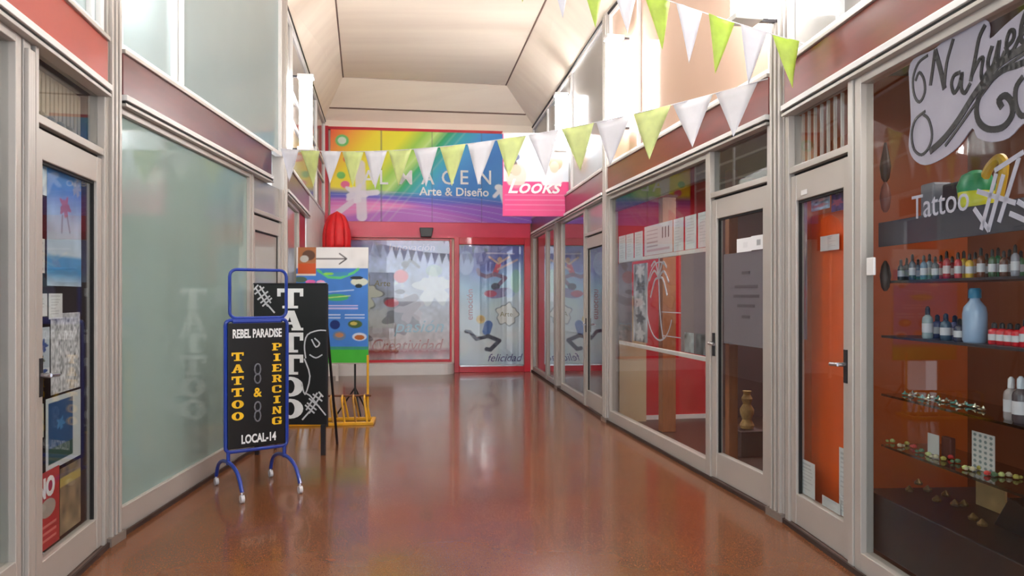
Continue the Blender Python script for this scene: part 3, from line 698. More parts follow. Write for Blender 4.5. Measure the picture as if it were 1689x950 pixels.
# ------------------------------------------------------------------ left door posters
e = LN.s
def lp(a, b, y0, y1, pic, label, d=.03, name='door_poster', cat='poster'):
    s0, s1 = e(a, d), e(b, d); m_ = (a+b)/2; z0, z1 = LN.z(m_, y1, d), LN.z(m_, y0, d)
    o = pic.build(name, None, 0, s1-s0, 0, 0, z1-z0, .002, loc=LN.pt(s0, d, z0), rz=LN.rz); return tag(o, label, cat)
p = Pic(60, 120).grad(Pic(60, 120).V, [(0, (190, 205, 220)), (.1, (60, 140, 190)), (.22, (80, 150, 200)), (.25, (200, 215, 225)), (.5, (170, 200, 230)), (.75, (70, 130, 215)), (1, (110, 170, 220))]); p.noise(8, .12, 1)
p.blot(.5, .62, .14, (190, 60, 80), 2, .7).line([(.42, .55), (.4, .42)], .04, (90, 100, 130), .7).line([(.56, .55), (.64, .43)], .04, (90, 100, 130), .7).blot(.85, .8, .12, (200, 180, 165), 1, .5)
lp(78, 134, 262, 472, p, 'large blue beach poster with a red figure high in the left door', .032)
p = Pic(20, 50, (205, 215, 220)).noise(6, .2, 2); p.ell(.5, .5, .35, .3, (225, 235, 235))
lp(57, 77, 262, 320, p, 'pale oval print in the top left corner of the left door', .02)
p = Pic(20, 30, (225, 222, 220)); p.rect(.1, .8, .2, .8, (70, 60, 70))
lp(56, 70, 330, 370, p, 'small white bordered photograph left of the blue beach poster', .02, 'photo_card', 'photograph')
p = Pic(20, 60, (215, 210, 200)); [p.ell(.5, .12+.25*k, .25, .07, (70, 60, 60)) for k in range(4)]
lp(59, 74, 393, 450, p, 'tall narrow cream card with dark marks on the left door', .02, 'card', 'card')
p = paper_pic(20, 30, 3); lp(57, 78, 484, 522, p, 'white framed note below the narrow cream card on the left door', .02, 'note', 'paper')
lp(81, 103, 484, 526, paper_pic(20, 30, 6), 'white note right of the framed note on the left door', .022, 'note', 'paper')
p = Pic(24, 60, (190, 200, 210)); p.blot(.5, .6, .3, (50, 80, 150), 1).blot(.4, .3, .2, (90, 90, 60), 2).rect(0, 1, 0, .12, (225, 228, 232)).ell(.6, .07, .25, .04, (30, 70, 140))
lp(59, 82, 540, 618, p, 'blue and white leaflet low left of the speckled map on the left door', .02, 'leaflet', 'leaflet')
p = Pic(50, 130, (200, 202, 206)).noise(30, .35, 8)
lp(84, 132, 516, 645, p, 'large white sheet with speckled dark print in the middle of the left door', .034)
p = Pic(60, 80, (205, 212, 214)); p.rect(.06, .76, .1, .93, (35, 80, 130)).rect(.06, .76, .08, .3, (40, 80, 70)).blot(.4, .6, .1, (70, 130, 180), 2)
lp(76, 133, 650, 765, p, 'white bordered blue and green landscape poster low in the left door', .03)
lp(57, 72, 668, 724, paper_pic(20, 30, 9, (200, 200, 190)), 'small pale notice left of the landscape poster on the left door', .02, 'note', 'paper')
s0, s1 = e(57, .022), e(98, .022); z0, z1 = LN.z(77, 905, .022), LN.z(77, 778, .022)
r = LN.root('no_sign', s0, .022, z0); tag(r, 'red warning sign with the word NO low in the left door', 'sign')
MB().box(0, s1-s0, 0, .003, 0, z1-z0).build('board', mat('sign_red', (178, 30, 36), .5), r)
text_obj('lettering', 'NO', (z1-z0)*.34, M_letter_w, r, (s1-s0)*.08, -.002, (z1-z0)*.68, xs=.95, bold=.006, depth=.001)
MB().poly([((s1-s0)*(.5+.32*math.cos(t)), (z1-z0)*(.52+.12*math.sin(t))) for t in np.linspace(0, 6.28, 20)[:-1]], -.002, 0).build('pictogram', mat('sign_grey', (170, 160, 150), .6), r)
for k in range(3): MB().box((s1-s0)*.15, (s1-s0)*.85, -.002, 0, (z1-z0)*(.1+k*.09), (z1-z0)*(.13+k*.09)).build('text_line', mat('sign_pink', (215, 120, 115), .6), r)
p = Pic(30, 60, (150, 130, 100)).noise(7, .4, 5); p.rect(.0, 1, .72, .85, (190, 170, 90))
lp(99, 133, 765, 872, p, 'brown and yellow worn poster right of the red warning sign', .028)
bk('brown_cupboard', LN, mat('dark_brown_wood', (66, 34, 28), .5), e(20, .3), e(130, .3), .3, .5, 0, 1.8, 'dark brown cupboard standing behind the left glass door', 'cupboard', .005)
# wooden slats seen through the transom of the left door
for k in range(16):
    a = LN.s(46)+.03+k*(LN.L-.16-LN.s(46))/16
    a -= LN.s(44)
    MB().box(a, a+.035, .075, .087, 2.3, 2.57).build('wooden_slat', mat('pale_slat', (168, 152, 130), .6, 0, .15, 8), LEFT_DOOR, .002)
for k in range(6):
    a = LN.s(52)+k*.11
    o = MB().lathe([(.02, 0), (.035, .02), (.03, .045), (.012, .06)], n=9).build('shell', mat('shell_grey', (150, 138, 118), .6, 0, .3, 30), None, 0, LN.pt(a, .05, 2.292), 0)
    o.scale = (1, .6, 1); tag(o, ORD[k]+' small shell from the left on the bar above the left door', 'shell', 'shells on the bar above the left door')
p = Pic(20, 80, (60, 50, 56)); p.rect(0, 1, .0, .25, (60, 130, 110)).rect(.2, .8, .45, .6, (190, 190, 190)).blot(.5, .75, .4, (100, 60, 100), 2)
lp(-30, 16, 330, 980, p, 'tall dark display print with a green base in the window left of the left door', .06)
bk('green_bin', LN, mat('green_plastic_dull', (58, 110, 92), .5), e(-60, .14), e(18, .14), .14, .24, .0, .42, 'green low box behind the glass at the lower left edge', 'box', .01)

# ------------------------------------------------------------------ back shop front
e = BK.s
kz = .2
# kerb platform with rounded right end
s0, s1 = -.05, e(748)
pts = [(s0, 0), (s0, -.42)]+[(s1-.25+.25*math.sin(t), -.42+.25*(1-math.cos(t))) for t in np.linspace(0, math.pi/2, 7)]+[(s1, 0)]
mb = MB(); n = len(pts); mb.add([(a, b, 0) for a, b in pts]+[(a, b, kz) for a, b in pts], [tuple(range(n)), tuple(range(2*n-1, n-1, -1))[::1]]+[(i, (i+1) % n, n+(i+1) % n, n+i) for i in range(n)])
trim(mb, M_white, BK)
hd = .0
t = trim(MB().box(-.05, e(874), -.07, .02, BK.z(700, 393), BK.z(700, 366)), M_pinkred, BK, 0, .006)
MB().box(-.05, e(874), -.085, -.07, BK.z(700, 393), BK.z(700, 391)).build('lower_edge', M_red, t)
# display window
zw0, zw1 = kz, BK.z(660, 393)
wa, wb = e(566), e(745)
r = window(BK, wa, wb, zw0, zw1, glass_mat('back_window_glass', (.95, .96, .97), .07, .02, .6), fm=M_red, fw=.04, sill=.05, pane_d=-.025)
def jumper(p, u, v, s_, c1, c2, al=.9, flip=1):
    f = flip
    p.line([(u, v), (u+.05*s_*f, v+.07*s_)], .075*s_, c1, al)
    p.line([(u, v), (u-.12*s_*f, v-.02*s_), (u-.22*s_*f, v+.0*s_), (u-.24*s_*f, v+.03*s_)], .055*s_, c2, al)
    p.line([(u, v), (u+.15*s_*f, v-.03*s_), (u+.06*s_*f, v-.08*s_)], .055*s_, c2, al)
    p.ell(u+.07*s_*f, v+.11*s_, .035*s_, .02*s_, (205, 170, 140), al)
    p.line([(u+.05*s_*f, v+.08*s_), (u+.2*s_*f, v+.13*s_)], .025*s_, (210, 175, 150), al)
    p.line([(u+.05*s_*f, v+.08*s_), (u-.08*s_*f, v+.13*s_)], .025*s_, (210, 175, 150), al)
p = Pic(170, 205); p.grad(p.V, [(0, (176, 156, 156)), (.07, (150, 40, 48)), (.1, (196, 178, 172)), (.25, (190, 186, 188)), (.45, (176, 184, 196)), (.75, (150, 166, 198)), (.95, (120, 122, 168)), (1, (150, 120, 160))]); p.noise(12, .16, 11).noise(40, .1, 12)
p.blot(.16, .55, .16, (90, 86, 84), 1, .7).blot(.16, .55, .145, (205, 208, 192), 1, .95)
p.ell(.13, .3, .1, .07, (100, 100, 112), .7).blot(.08, .2, .14, (70, 50, 58), 2, .7).blot(.3, .33, .12, (205, 208, 208), 3, .6)
p.blot(.55, .36, .16, (92, 88, 104), 4, .65).blot(.62, .42, .12, (200, 190, 195), 5, .5)
p.ell(.53, .7, .07, .055, (205, 70, 78), .9).line([(.56, .76), (.62, .84), (.7, .78)], .03, (80, 76, 96), .8).ell(.57, .8, .035, .03, (70, 60, 70), .9)
p.line([(.4, .49), (.55, .48), (.66, .52)], .08, (95, 70, 88), .85).ell(.44, .475, .07, .035, (190, 50, 76), .9).ell(.52, .57, .05, .02, (60, 56, 80), .9)
p.blot(.85, .6, .16, (222, 228, 224), 6, .6).ell(.85, .75, .08, .05, (150, 180, 165), .6)
p.a = np.clip(p.a*1.3, 0, .9)
o = p.build('window_graphic', None, 0, wb-wa-.09, 0, 0, zw1-zw0-.1, .002, m=print_mat('print_vinyl', .35), loc=BK.pt(wa+.045, -.005, zw0+.055), rz=BK.rz)
tag(o, 'large faded printed graphic with leaping figures filling the wide back window', 'window graphic')
WG = o
def gtext(par, body, size, m, F, px, py, **k): return text_obj('lettering', body, size, m, par, F.s(px)-wa-.045, -.006, F.z(px, py)-zw0-.055, **k)
gtext(WG, 'Innovación', .19, mat('pale_violet_ink', (205, 190, 215), .6), BK, 640, 413, shear=.2, xs=1.05, depth=.001)
gtext(WG, 'pasión', .34, mat('pale_blue_ink', (150, 190, 205), .6), BK, 650, 548, shear=.3, xs=1.05, depth=.001)
gtext(WG, 'Creatividad', .34, mat('dusty_red_ink', (190, 128, 122), .6), BK, 610, 580, shear=.3, xs=.84, depth=.001)
gtext(WG, 'Arte', .16, mat('olive_ink', (150, 140, 90), .6), BK, 617, 472, shear=.1, depth=.001)
# door
da, db = e(749), e(874)
dn[0] += 1; r = BK.root('door_%d' % dn[0], da); tag(r, kind='structure')
zd = BK.z(810, 393)
ga, gb = e(757), e(864)
for a, b in ((da, ga), (gb, db)): MB(da).box(a, b, -.09, .02, 0, zd).build('stile', M_red, r, .006)
MB(da).box(ga, gb, -.088, .02, BK.z(810, 404), zd).build('top_rail', M_red, r, .006)
MB(da).box(ga, gb, -.088, .02, 0, BK.z(810, 602)).build('bottom_rail', M_red, r, .006)
MB(da).box(ga, gb, -.04, -.034, BK.z(810, 602), BK.z(810, 404)).build('pane', MATS['back_window_glass'], r)
MB(da).box(ga+.02, gb-.02, -.096, -.088, BK.z(810, 603.5), BK.z(810, 601)).build('edge_strip', M_steel, r)
p = Pic(106, 196); p.grad(p.V+.06*np.sin(p.U*5), [(0, (185, 205, 218)), (.2, (205, 214, 216)), (.5, (190, 206, 214)), (.68, (150, 190, 215)), (.85, (96, 110, 180)), (1, (120, 130, 185))]); p.noise(9, .1, 5)
p.blot(.5, .9, .2, (84, 84, 160), 3, .7).ell(.1, .85, .12, .1, (170, 190, 220), .7)
p.line([(.42, .935), (.85, .93)], .02, (205, 200, 220), .8)
jumper(p, .55, .76, 1.1, (205, 70, 80), (120, 80, 110)); p.line([(.6, .8), (.9, .88)], .03, (210, 180, 170), .8).ell(.56, .655, .07, .03, (50, 50, 74), .95)
p.ell(.62, .6, .2, .04, (120, 96, 150), .8, .1).ell(.48, .595, .1, .028, (175, 50, 80), .9).ell(.78, .6, .08, .04, (150, 175, 205), .8)
p.blot(.74, .42, .17, (70, 76, 84), 1, .85, .12).blot(.74, .42, .155, (214, 220, 206), 1, 1, .12)
p.line([(.42, .28), (.45, .335)], .13, (60, 100, 165)).ell(.33, .38, .07, .035, (212, 182, 90), .95).ell(.34, .385, .04, .022, (190, 150, 70), .9)
p.line([(.46, .24), (.26, .215), (.16, .275), (.1, .28)], .055, (30, 34, 60)).line([(.44, .24), (.62, .2), (.48, .125), (.42, .13)], .065, (30, 34, 60))
p.ell(.88, .7, .08, .1, (150, 200, 165), .6)
p.a = np.clip(p.a*1.35, 0, .9)
o = p.build('door_graphic', None, 0, gb-ga-.02, 0, 0, BK.z(810, 404)-BK.z(810, 602)-.02, .002, m=print_mat('print_vinyl'), loc=BK.pt(ga+.01, -.025, BK.z(810, 602)+.01), rz=BK.rz)
tag(o, 'blue printed poster with leaping figures filling the red framed back door', 'door graphic')
W_ = gb-ga
text_obj('lettering', 'felicidad', .21, mat('violet_ink', (90, 80, 140), .6), o, W_*.42, -.006, .06, shear=.35, xs=.95, depth=.001)
text_obj('lettering', 'emoción', .17, mat('dusty_pink_ink', (190, 120, 130), .6), o, W_*.2, -.006, .85, xs=1, rot=-math.pi/2, depth=.001)
text_obj('lettering', 'Arte', .13, mat('olive_ink', (150, 140, 90), .6), o, W_*.62, -.006, .92, depth=.001)
# spot light on header
r = BK.root('wall_speaker', e(703), -.16, BK.z(703, 392)); tag(r, 'small black box lamp on the pink header above the back window', 'lamp')
MB().poly([(-.13, .17), (.13, .17), (.1, 0), (-.1, 0)], -.08, .08).build('body', M_black, r, .01)
MB().box(-.03, .03, .08, .1, .05, .14).build('bracket', M_dark, r)
# left jamb of the back front
trim(MB().box(-.06, .06, -.07, .02, 2.85, 4.6), M_red, BK, .03)
# rainbow banner
bz0, bz1 = BK.z(700, 367), BK.z(700, 219)
ba, bb = e(546), e(880)
p = Pic(250, 125); t = p.U*1.12+.42*(1-p.V)
p.grad(t, [(0, (240, 90, 60)), (.1, (246, 150, 60)), (.26, (246, 226, 40)), (.42, (236, 232, 40)), (.52, (150, 205, 70)), (.58, (190, 225, 120)), (.64, (30, 165, 90)), (.74, (40, 170, 190)), (.84, (60, 150, 215)), (1.0, (40, 120, 200)), (1.4, (60, 150, 210))])
yb = .34-.1*p.U; p.put((yb-p.V)*14+.5, (70, 90, 190))
p.put((yb-.07-p.V+.02*np.sin(p.U*6))*16+.5, (120, 90, 200)); p.put((.24-.5*(p.U-.1)**2-p.V)*18+.5, (214, 110, 190))
p.put((.2-.9*(p.U-.2)**2-p.V)*22+.5, (232, 140, 200)); p.put((.08+.12*np.sin(p.U*3-.4)-p.V)*20+.5, (150, 80, 190), .7)
for k in range(6): p.put(1-np.abs(p.V-(.33-.04*k-.18*(p.U-.1)**2*(1+k*.3)))*150, (220, 200, 240), .35)
for k in range(4): p.put(1-np.abs(t-(.58+k*.05))*90, (220, 240, 210), .15)
p.ell(.055, .88, .032, .065, (110, 200, 110)).ell(.055, .88, .02, .04, (225, 240, 220)).ell(.09, .68, .03, .05, (230, 90, 80)).ell(.09, .68, .017, .028, (250, 220, 200)).ell(.07, .4, .022, .04, (236, 110, 150)).ell(.05, .5, .02, .04, (120, 200, 90))
p.blot(.12, .3, .045, (238, 232, 244), 2, .9).line([(.14, .62), (.15, .05)], .05, (236, 232, 242), .8).line([(.04, .1), (.15, .3), (.22, .32)], .03, (236, 230, 242), .8)
p.ell(.82, .4, .02, .035, (240, 244, 250)).line([(.83, .36), (.85, .22), (.9, .15)], .02, (236, 240, 250)).line([(.8, .3), (.84, .4), (.87, .3)], .02, (236, 240, 250))
for k in (.243, .49, .735): p.put((np.abs(p.U-k) < .0022).astype(float), (60, 60, 90), .5)
o = p.build('rainbow_banner', None, 0, bb-ba, 0, 0, bz1-bz0, .01, curve=lambda U, V: .006*np.sin(U*25), loc=BK.pt(ba, -.09, bz0), rz=BK.rz)
tag(o, 'wide rainbow coloured banner lettered ALMACEN above the red back shop front', 'banner'); RB = o
def btext(body, size, px, py, m=M_letter_w, **k): return text_obj('lettering', body, size, m, RB, BK.s(px)-ba, -.012, BK.z(px, py)-bz0, depth=.002, **k)
for ch, px in zip('ALMACEN', (598, 625, 657, 695, 727, 757, 787)):
    btext(ch, .38, px, 305, bold=.003, xs=.95)
btext('Arte & Diseño', .22, 692, 323, bold=.004, xs=1.0)
t = trim(MB().box(ba-.05, e(828), -.1, .0, bz1, bz1+.05), M_red, BK)

# red hood to the left of the back front
hx, hy = (556-CXP)/FPX*12.6, 12.6
r = empty('red_awning', (hx, hy, EYE-(410-HZ)/FPX*12.6), 0); tag(r, 'red dome shaped fabric hood at the left corner by the back window', 'awning')
zt = (410-348)/FPX*12.6; ww = 23/FPX*12.6
for k in range(4):
    v = []; a0, a1 = math.pi*(1+k/4), math.pi*(1+(k+1)/4)
    n_ = 5; fs = []
    for i in range(9):
        h = i/8; rr = ww*math.sqrt(max(0, 1-(max(0, h-.25)/.75)**2))
        for j in range(n_):
            a = a0+(a1-a0)*j/(n_-1); bul = 1+.05*math.sin(math.pi*j/(n_-1))
            v.append((rr*math.cos(a)*bul, rr*math.sin(a)*bul*.9, zt*h))
    for i in range(8):
        for j in range(n_-1): fs.append((i*n_+j, i*n_+j+1, (i+1)*n_+j+1, (i+1)*n_+j))
    mb = MB(); mb.add(v, fs); mb.sm = True; g = mb.build('fabric_panel', mat('red_fabric', (212, 22, 30), .55), r)
    so = g.modifiers.new('s', 'SOLIDIFY'); so.thickness = .006
MB().tube([(ww*math.cos(a), .9*ww*math.sin(a), 0) for a in np.linspace(math.pi, 2*math.pi, 12)], .012, 6).build('rim', M_red, r)
MB().box(-.02, .02, -.02, .02, -EYE-(HZ-410)/FPX*12.6, 0).build('pole', M_white, r)
# white wall at the left far end
wl = MB().box(LF.s(503), LF.L-.02, -.02, .3, 0, Z_F0+.3); tag(wl.build('wall_left', M_white, loc=LF.p0, rz=LF.rz), kind='structure')
t = trim(MB().box(LF.s(491), LF.s(502), -.01, .03, 1.9, 2.55), mat('dark_red_panel', (150, 18, 34), .4), LF)

# ------------------------------------------------------------------ pink hanging sign
zz = 10.9; k = zz/FPX
x0, x1 = (829-CXP)*k, (938-CXP)*k; z0, z1 = EYE-(357-HZ)*k, EYE-(222-HZ)*k
r = empty('hanging_sign', ((x0+x1)/2, zz, z0), math.radians(3)); tag(r, 'pink and white projecting sign with a script word and two children, by the right wall', 'sign')
W2 = (x1-x0)/2; HH = z1-z0
p = Pic(110, 135, (226, 232, 240)); p.rect(0, 1, 0, .42, (214, 40, 118)); p.noise(8, .05, 2)
for v in (.07, .13, .19, .25): p.rect(.03, .97, v, v+.012, (245, 190, 215), .9)
p.ell(.2, .5, .16, .16, (232, 205, 190), .9).ell(.12, .62, .1, .1, (60, 44, 44), .9).ell(.2, .56, .08, .07, (226, 190, 165)).ell(.16, .72, .1, .05, (60, 70, 110), .9)
p.ell(.74, .48, .17, .16, (235, 232, 238)).ell(.8, .66, .11, .1, (190, 150, 110), .9).ell(.78, .6, .07, .07, (232, 200, 175)).rect(0, 1, 0, .38, (214, 40, 118), .75).ell(.5, .9, .45, .06, (236, 240, 246), .7)
p.rect(0, .01, 0, 1, (200, 40, 110)).rect(.0, 1, 0, .012, (200, 40, 110)).rect(.99, 1, 0, .42, (200, 40, 110))
p.build('board', r, -W2, W2, -.03, 0, HH, .05)
text_obj('lettering', 'Looks', .3, M_letter_w, r, -W2+.06, -.034, .34, shear=.35, xs=1.05, bold=.004)
mb = MB(); mb.box(-W2-.01, W2+.01, -.02, .02, HH, HH+.02); mb.box(W2, W2+.16, -.012, .012, HH-.1, HH-.07); mb.box(W2, W2+.16, -.012, .012, .1, .13); mb.build('bracket', M_frame, r)

# ------------------------------------------------------------------ fluorescent fixtures, vertical twin tubes projecting from the walls
def fixture(F, s, z0, z1, label, out=.3):
    r = F.root('fluorescent_lamp', s, 0, z0); tag(r, label, 'lamp', 'vertical twin tube lamps on the upper walls')
    H = z1-z0
    MB().box(-.006, .006, -out-.0, -out+.15, .03, H-.03).build('reflector', M_white, r)
    for yy in (-out+.025, -out+.125):
        for xx in (-.045, .045):
            MB().cyl((xx, yy, .04), (xx, yy, H-.04), .022, n=12).build('tube', M_tube, r)
    for zb in (0, H-.04):
        MB().box(-.07, .07, -out-.02, -out+.17, zb, zb+.04).build('end_cap', M_white, r, .004)
        MB().box(-.015, .015, -out+.17, -.03, zb+.01, zb+.03).build('arm', M_dark, r)
fixture(LF, LF.s(478), 3.17, 4.07, 'vertical twin tube lamp on the left upper wall beyond the obscured panes', .26)
fixture(RM, RM.s(1042), 3.19, 4.17, 'vertical twin tube lamp nearest on the right upper wall beside the beige pane', .27)
fixture(RF, RF.s(941), 3.54, 4.39, 'vertical twin tube lamp on the far right upper wall above the pink sign', .22)
fixture(RM, RM.L-.02, 3.22, 4.32, 'vertical twin tube lamp above the right post where the bunting is tied', .35)
fixture(LM, -.0, 3.3, 4.4, 'vertical twin tube lamp above the left post, mostly above the view', .35)
fixture(RN, RN.s(2300), 3.2, 4.3, 'vertical twin tube lamp on the right wall behind the viewpoint', .35)

# ------------------------------------------------------------------ bunting
M_fw = mat('white_bunting_film', (236, 234, 238), .5, 0, .05, 8)
M_fg = mat('lime_bunting_film', (222, 230, 162), .5, 0, .1, 10)
M_fg2 = mat('bright_lime_bunting_film', (202, 222, 104), .5, 0, .16, 10)
for m_ in (M_fw, M_fg, M_fg2):   # thin plastic lets some light through
    nt = m_.node_tree; b_ = nt.nodes['Principled BSDF']; tl = nt.nodes.new('ShaderNodeBsdfTranslucent'); mx = nt.nodes.new('ShaderNodeMixShader'); mx.inputs[0].default_value = .35
    src = b_.inputs['Base Color'].links[0].from_socket; nt.links.new(src, tl.inputs[0]); nt.links.new(b_.outputs[0], mx.inputs[1]); nt.links.new(tl.outputs[0], mx.inputs[2]); nt.links.new(mx.outputs[0], nt.nodes['Material Output'].inputs[0])
def bunting(A, B, sag, seq, label, fw_, fh, t0=.01, t1=.99, sway=0, mg=None):
    mg = mg or M_fg
    A, B = Vector(A), Vector(B)
    P = lambda t: A.lerp(B, t)-Vector((0, 0, 4*sag*t*(1-t)))
    r = empty('bunting', A, 0); tag(r, label, 'bunting', 'strings of pennants across the passage')
    mb = MB(*A); mb.tube([tuple(P(i/40)) for i in range(41)], .0035, 5); mb.build('string', M_fw, r)
    n = len(seq)
    for i, c in enumerate(seq):
        t = t0+(t1-t0)*(i+.5)/n; L = (B-A).length; dt = fw_/2/L
        a, b = P(t-dt), P(t+dt); rn = random.Random(i*7+n)
        tip = (a+b)/2+Vector((rn.uniform(-.03, .03)+sway, rn.uniform(-.05, .05), -fh*rn.uniform(.94, 1.06)))
        vs = []; fs = []; K = 6
        for j in range(K+1):
            h = j/K; l, q = a.lerp(tip, h), b.lerp(tip, h)
            for m_ in range(5):
                u = m_/4; pt = l.lerp(q, u); off = .012*math.sin(u*5+h*3+i)*(1-h)+.03*math.sin(h*2.5+i)*h*.5
                vs.append((pt.x, pt.y+off, pt.z))
        for j in range(K):
            for m_ in range(4): fs.append((j*5+m_, j*5+m_+1, j*5+m_+6, j*5+m_+5))
        mb = MB(*A); mb.add(vs, fs); mb.sm = True
        o = mb.build('pennant', mg if c == 'g' else M_fw, r); o['label'] = 'lime green pennant' if c == 'g' else 'white pennant'
        so = o.modifiers.new('s', 'SOLIDIFY'); so.thickness = .0012
bunting((-2.42, 7.62, 2.97), (1.66, 4.80, 2.86), .19, 'wgwgwgwgwgwgwgww', 'lower string of white and lime pennants from the left fascia to the right post', .285, .335)
bunting((-2.2, 4.2, 4.6), (1.775, 4.44, 2.96), .16, 'wgwgwgwgwgwgwgwgwgwg', 'upper string of pennants sloping down to the near right fascia from overhead', .175, .32, mg=M_fg2)

# ------------------------------------------------------------------ slab letters
def slab(ch):
    R = lambda a, b, c, d: [(a, c), (b, c), (b, d), (a, d)]
    T = {
     'T': [R(.36, .64, 0, 1), R(0, 1, .8, 1), R(0, .13, .6, .8), R(.87, 1, .6, .8), R(.2, .8, 0, .13)],
     'I': [R(.34, .66, 0, 1), R(.15, .85, .85, 1), R(.15, .85, 0, .15)],
     'A': [[(.08, .1), (.3, .1), (.58, 1), (.4, 1)], [(.62, .1), (.92, .1), (.66, 1), (.4, 1)], R(.28, .75, .3, .42), R(0, .38, 0, .13), R(.55, 1, 0, .13)],
     'P': [R(.12, .42, 0, 1), R(0, .6, 0, .13), R(0, .75, .86, 1), R(.42, .8, .42, .54), R(.7, .98, .5, .9)],
     'E': [R(.1, .42, 0, 1), R(0, .95, .86, 1), R(0, .95, 0, .14), R(.42, .7, .43, .57), R(.83, .95, .7, .86), R(.83, .95, .14, .32)],
     'R': [R(.12, .42, 0, 1), R(0, .5, 0, .13), R(0, .75, .86, 1), R(.42, .8, .42, .54), R(.68, .95, .5, .9), [(.5, .45), (.75, .45), (1, 0), (.72, 0)]],
     'C': [R(.0, .3, .2, .8), [(.0, .8), (.3, .8), (.4, .86), (.4, 1), (.2, 1)], [(.0, .2), (.2, 0), (.4, 0), (.4, .14), (.3, .2)], R(.4, .85, .86, 1), R(.4, .85, 0, .14), R(.75, .97, .62, .95), R(.75, .95, .05, .3)],
     'N': [R(.08, .28, 0, 1), R(.72, .92, 0, 1), [(.08, 1), (.35, 1), (.92, 0), (.68, 0)], R(0, .4, 0, .12), R(.6, 1, .88, 1)],
     'G': [R(.0, .3, .2, .8), [(.0, .8), (.3, .8), (.4, .86), (.4, 1), (.2, 1)], [(.0, .2), (.2, 0), (.4, 0), (.4, .14), (.3, .2)], R(.4, .85, .86, 1), R(.4, .95, 0, .14), R(.78, .95, .64, .95), R(.68, .97, .14, .45), R(.55, 1, .4, .5)],
    }
    if ch == 'O':
        out = []
        for k in range(20):
            a, b = 2*math.pi*k/20, 2*math.pi*(k+1)/20
            f = lambda t, ru, rv: (.5+ru*math.cos(t), .5+rv*math.sin(t))
            out.append([f(a, .5, .5), f(b, .5, .5), f(b, .17, .34), f(a, .17, .34)])
        return out
    return T[ch]
def slab_obj(ch, m, parent, x, y, z, w_, h, name='letter'):
    mb = MB()
    for i, q in enumerate(slab(ch)): mb.poly([(x+a*w_, z+b*h) for a, b in q], y-.002-.0001*i, y)
    return mb.build(name, m, parent)

# ------------------------------------------------------------------ blue framed sign stand
Pl, Pr = Vector((-2.10, 5.42, 0)), Vector((-1.735, 5.70, 0))
r = empty('sign_stand', (Pl+Pr)/2, math.atan2(Pr.y-Pl.y, Pr.x-Pl.x))
tag(r, 'blue framed pavement sign on casters with yellow TATTOO and PIERCING lettering on black', 'sign')
hw = (Pr-Pl).length/2; zb, zt, zl = .30, 1.27, 1.645
p_ = MB().box(-hw+.015, hw-.015, -.012, .012, zb+.02, zt-.02); p_.build('panel', M_black, r, .006)
def rr_pts(x0, x1, z0, z1, rad, y=0):
    out = []
    for cx, cz, a0 in ((x1-rad, z1-rad, 0), (x0+rad, z1-rad, 90), (x0+rad, z0+rad, 180), (x1-rad, z0+rad, 270)):
        for k in range(6): t = math.radians(a0+18*k); out.append((cx+rad*math.cos(t), y, cz+rad*math.sin(t)))
    return out
MB().tube(rr_pts(-hw, hw, zb, zt, .035), .014, 8, True).build('frame', M_blue, r)
MB().tube(rr_pts(-hw+.03, hw-.005, zt+.015, zl, .05), .012, 8, True).build('top_loop', M_blue, r)
MB().cyl((-hw+.05, 0, zt-.01), (hw-.05, 0, zt-.01), .018).build('cross_bar', M_blue, r)
for sx in (-1, 1):
    lx = sx*(hw-.02)
    g = MB(); g.tube(smooth([(lx, -.32, .07), (lx, -.24, .17), (lx, -.1, .22), (lx, .1, .22), (lx, .24, .17), (lx, .3, .07)]), .014, 8)
    lg = g.build('leg', M_blue, r)
    MB().cyl((lx, 0, .21), (lx, 0, zb), .014).build('riser', M_blue, r)
    for yy in (-.32, .3):
        MB().cyl((lx-.012, yy, .028), (lx+.012, yy, .028), .028, n=14).build('caster', M_caster, lg)
        MB().cyl((lx, yy, .028), (lx, yy, .075), .012, n=8).build('caster_stem', M_steel, lg)
text_obj('lettering', 'REBEL PARADISE', .088, M_letter_w, r, 0, -.014, zt-.13, xs=.57, bold=.003, align='CENTER', depth=.001)
text_obj('lettering', 'LOCAL-14', .088, M_letter_w, r, .01, -.014, zb+.055, xs=.66, bold=.003, align='CENTER', depth=.001)
lw, lh, st = .088, .062, .088
for k, ch in enumerate('TATTOO'): slab_obj(ch, M_letter_y, r, -hw+.04, -.0125, zt-.30-k*st, lw, lh)
for k, ch in enumerate('PIERCING'): slab_obj(ch, M_letter_y, r, hw-.045-lw*.85, -.0125, zt-.235-k*.0805, lw*.85, lh*.9)
M_chain = mat('chain_grey', (120, 120, 128), .4, .3)
for k, (cz, sz) in enumerate(((.90, .04), (.83, .035), (.62, .035), (.55, .04))):
    MB().tube([(.0+.022*math.cos(t), -.016, cz+sz*math.sin(t)) for t in np.linspace(0, 2*math.pi, 17)[:-1]], .006, 6, True).build('chain_link', M_chain, r)
text_obj('ampersand', '&', .095, M_letter_y, r, 0, -.014, .695, bold=.002, align='CENTER', depth=.001)

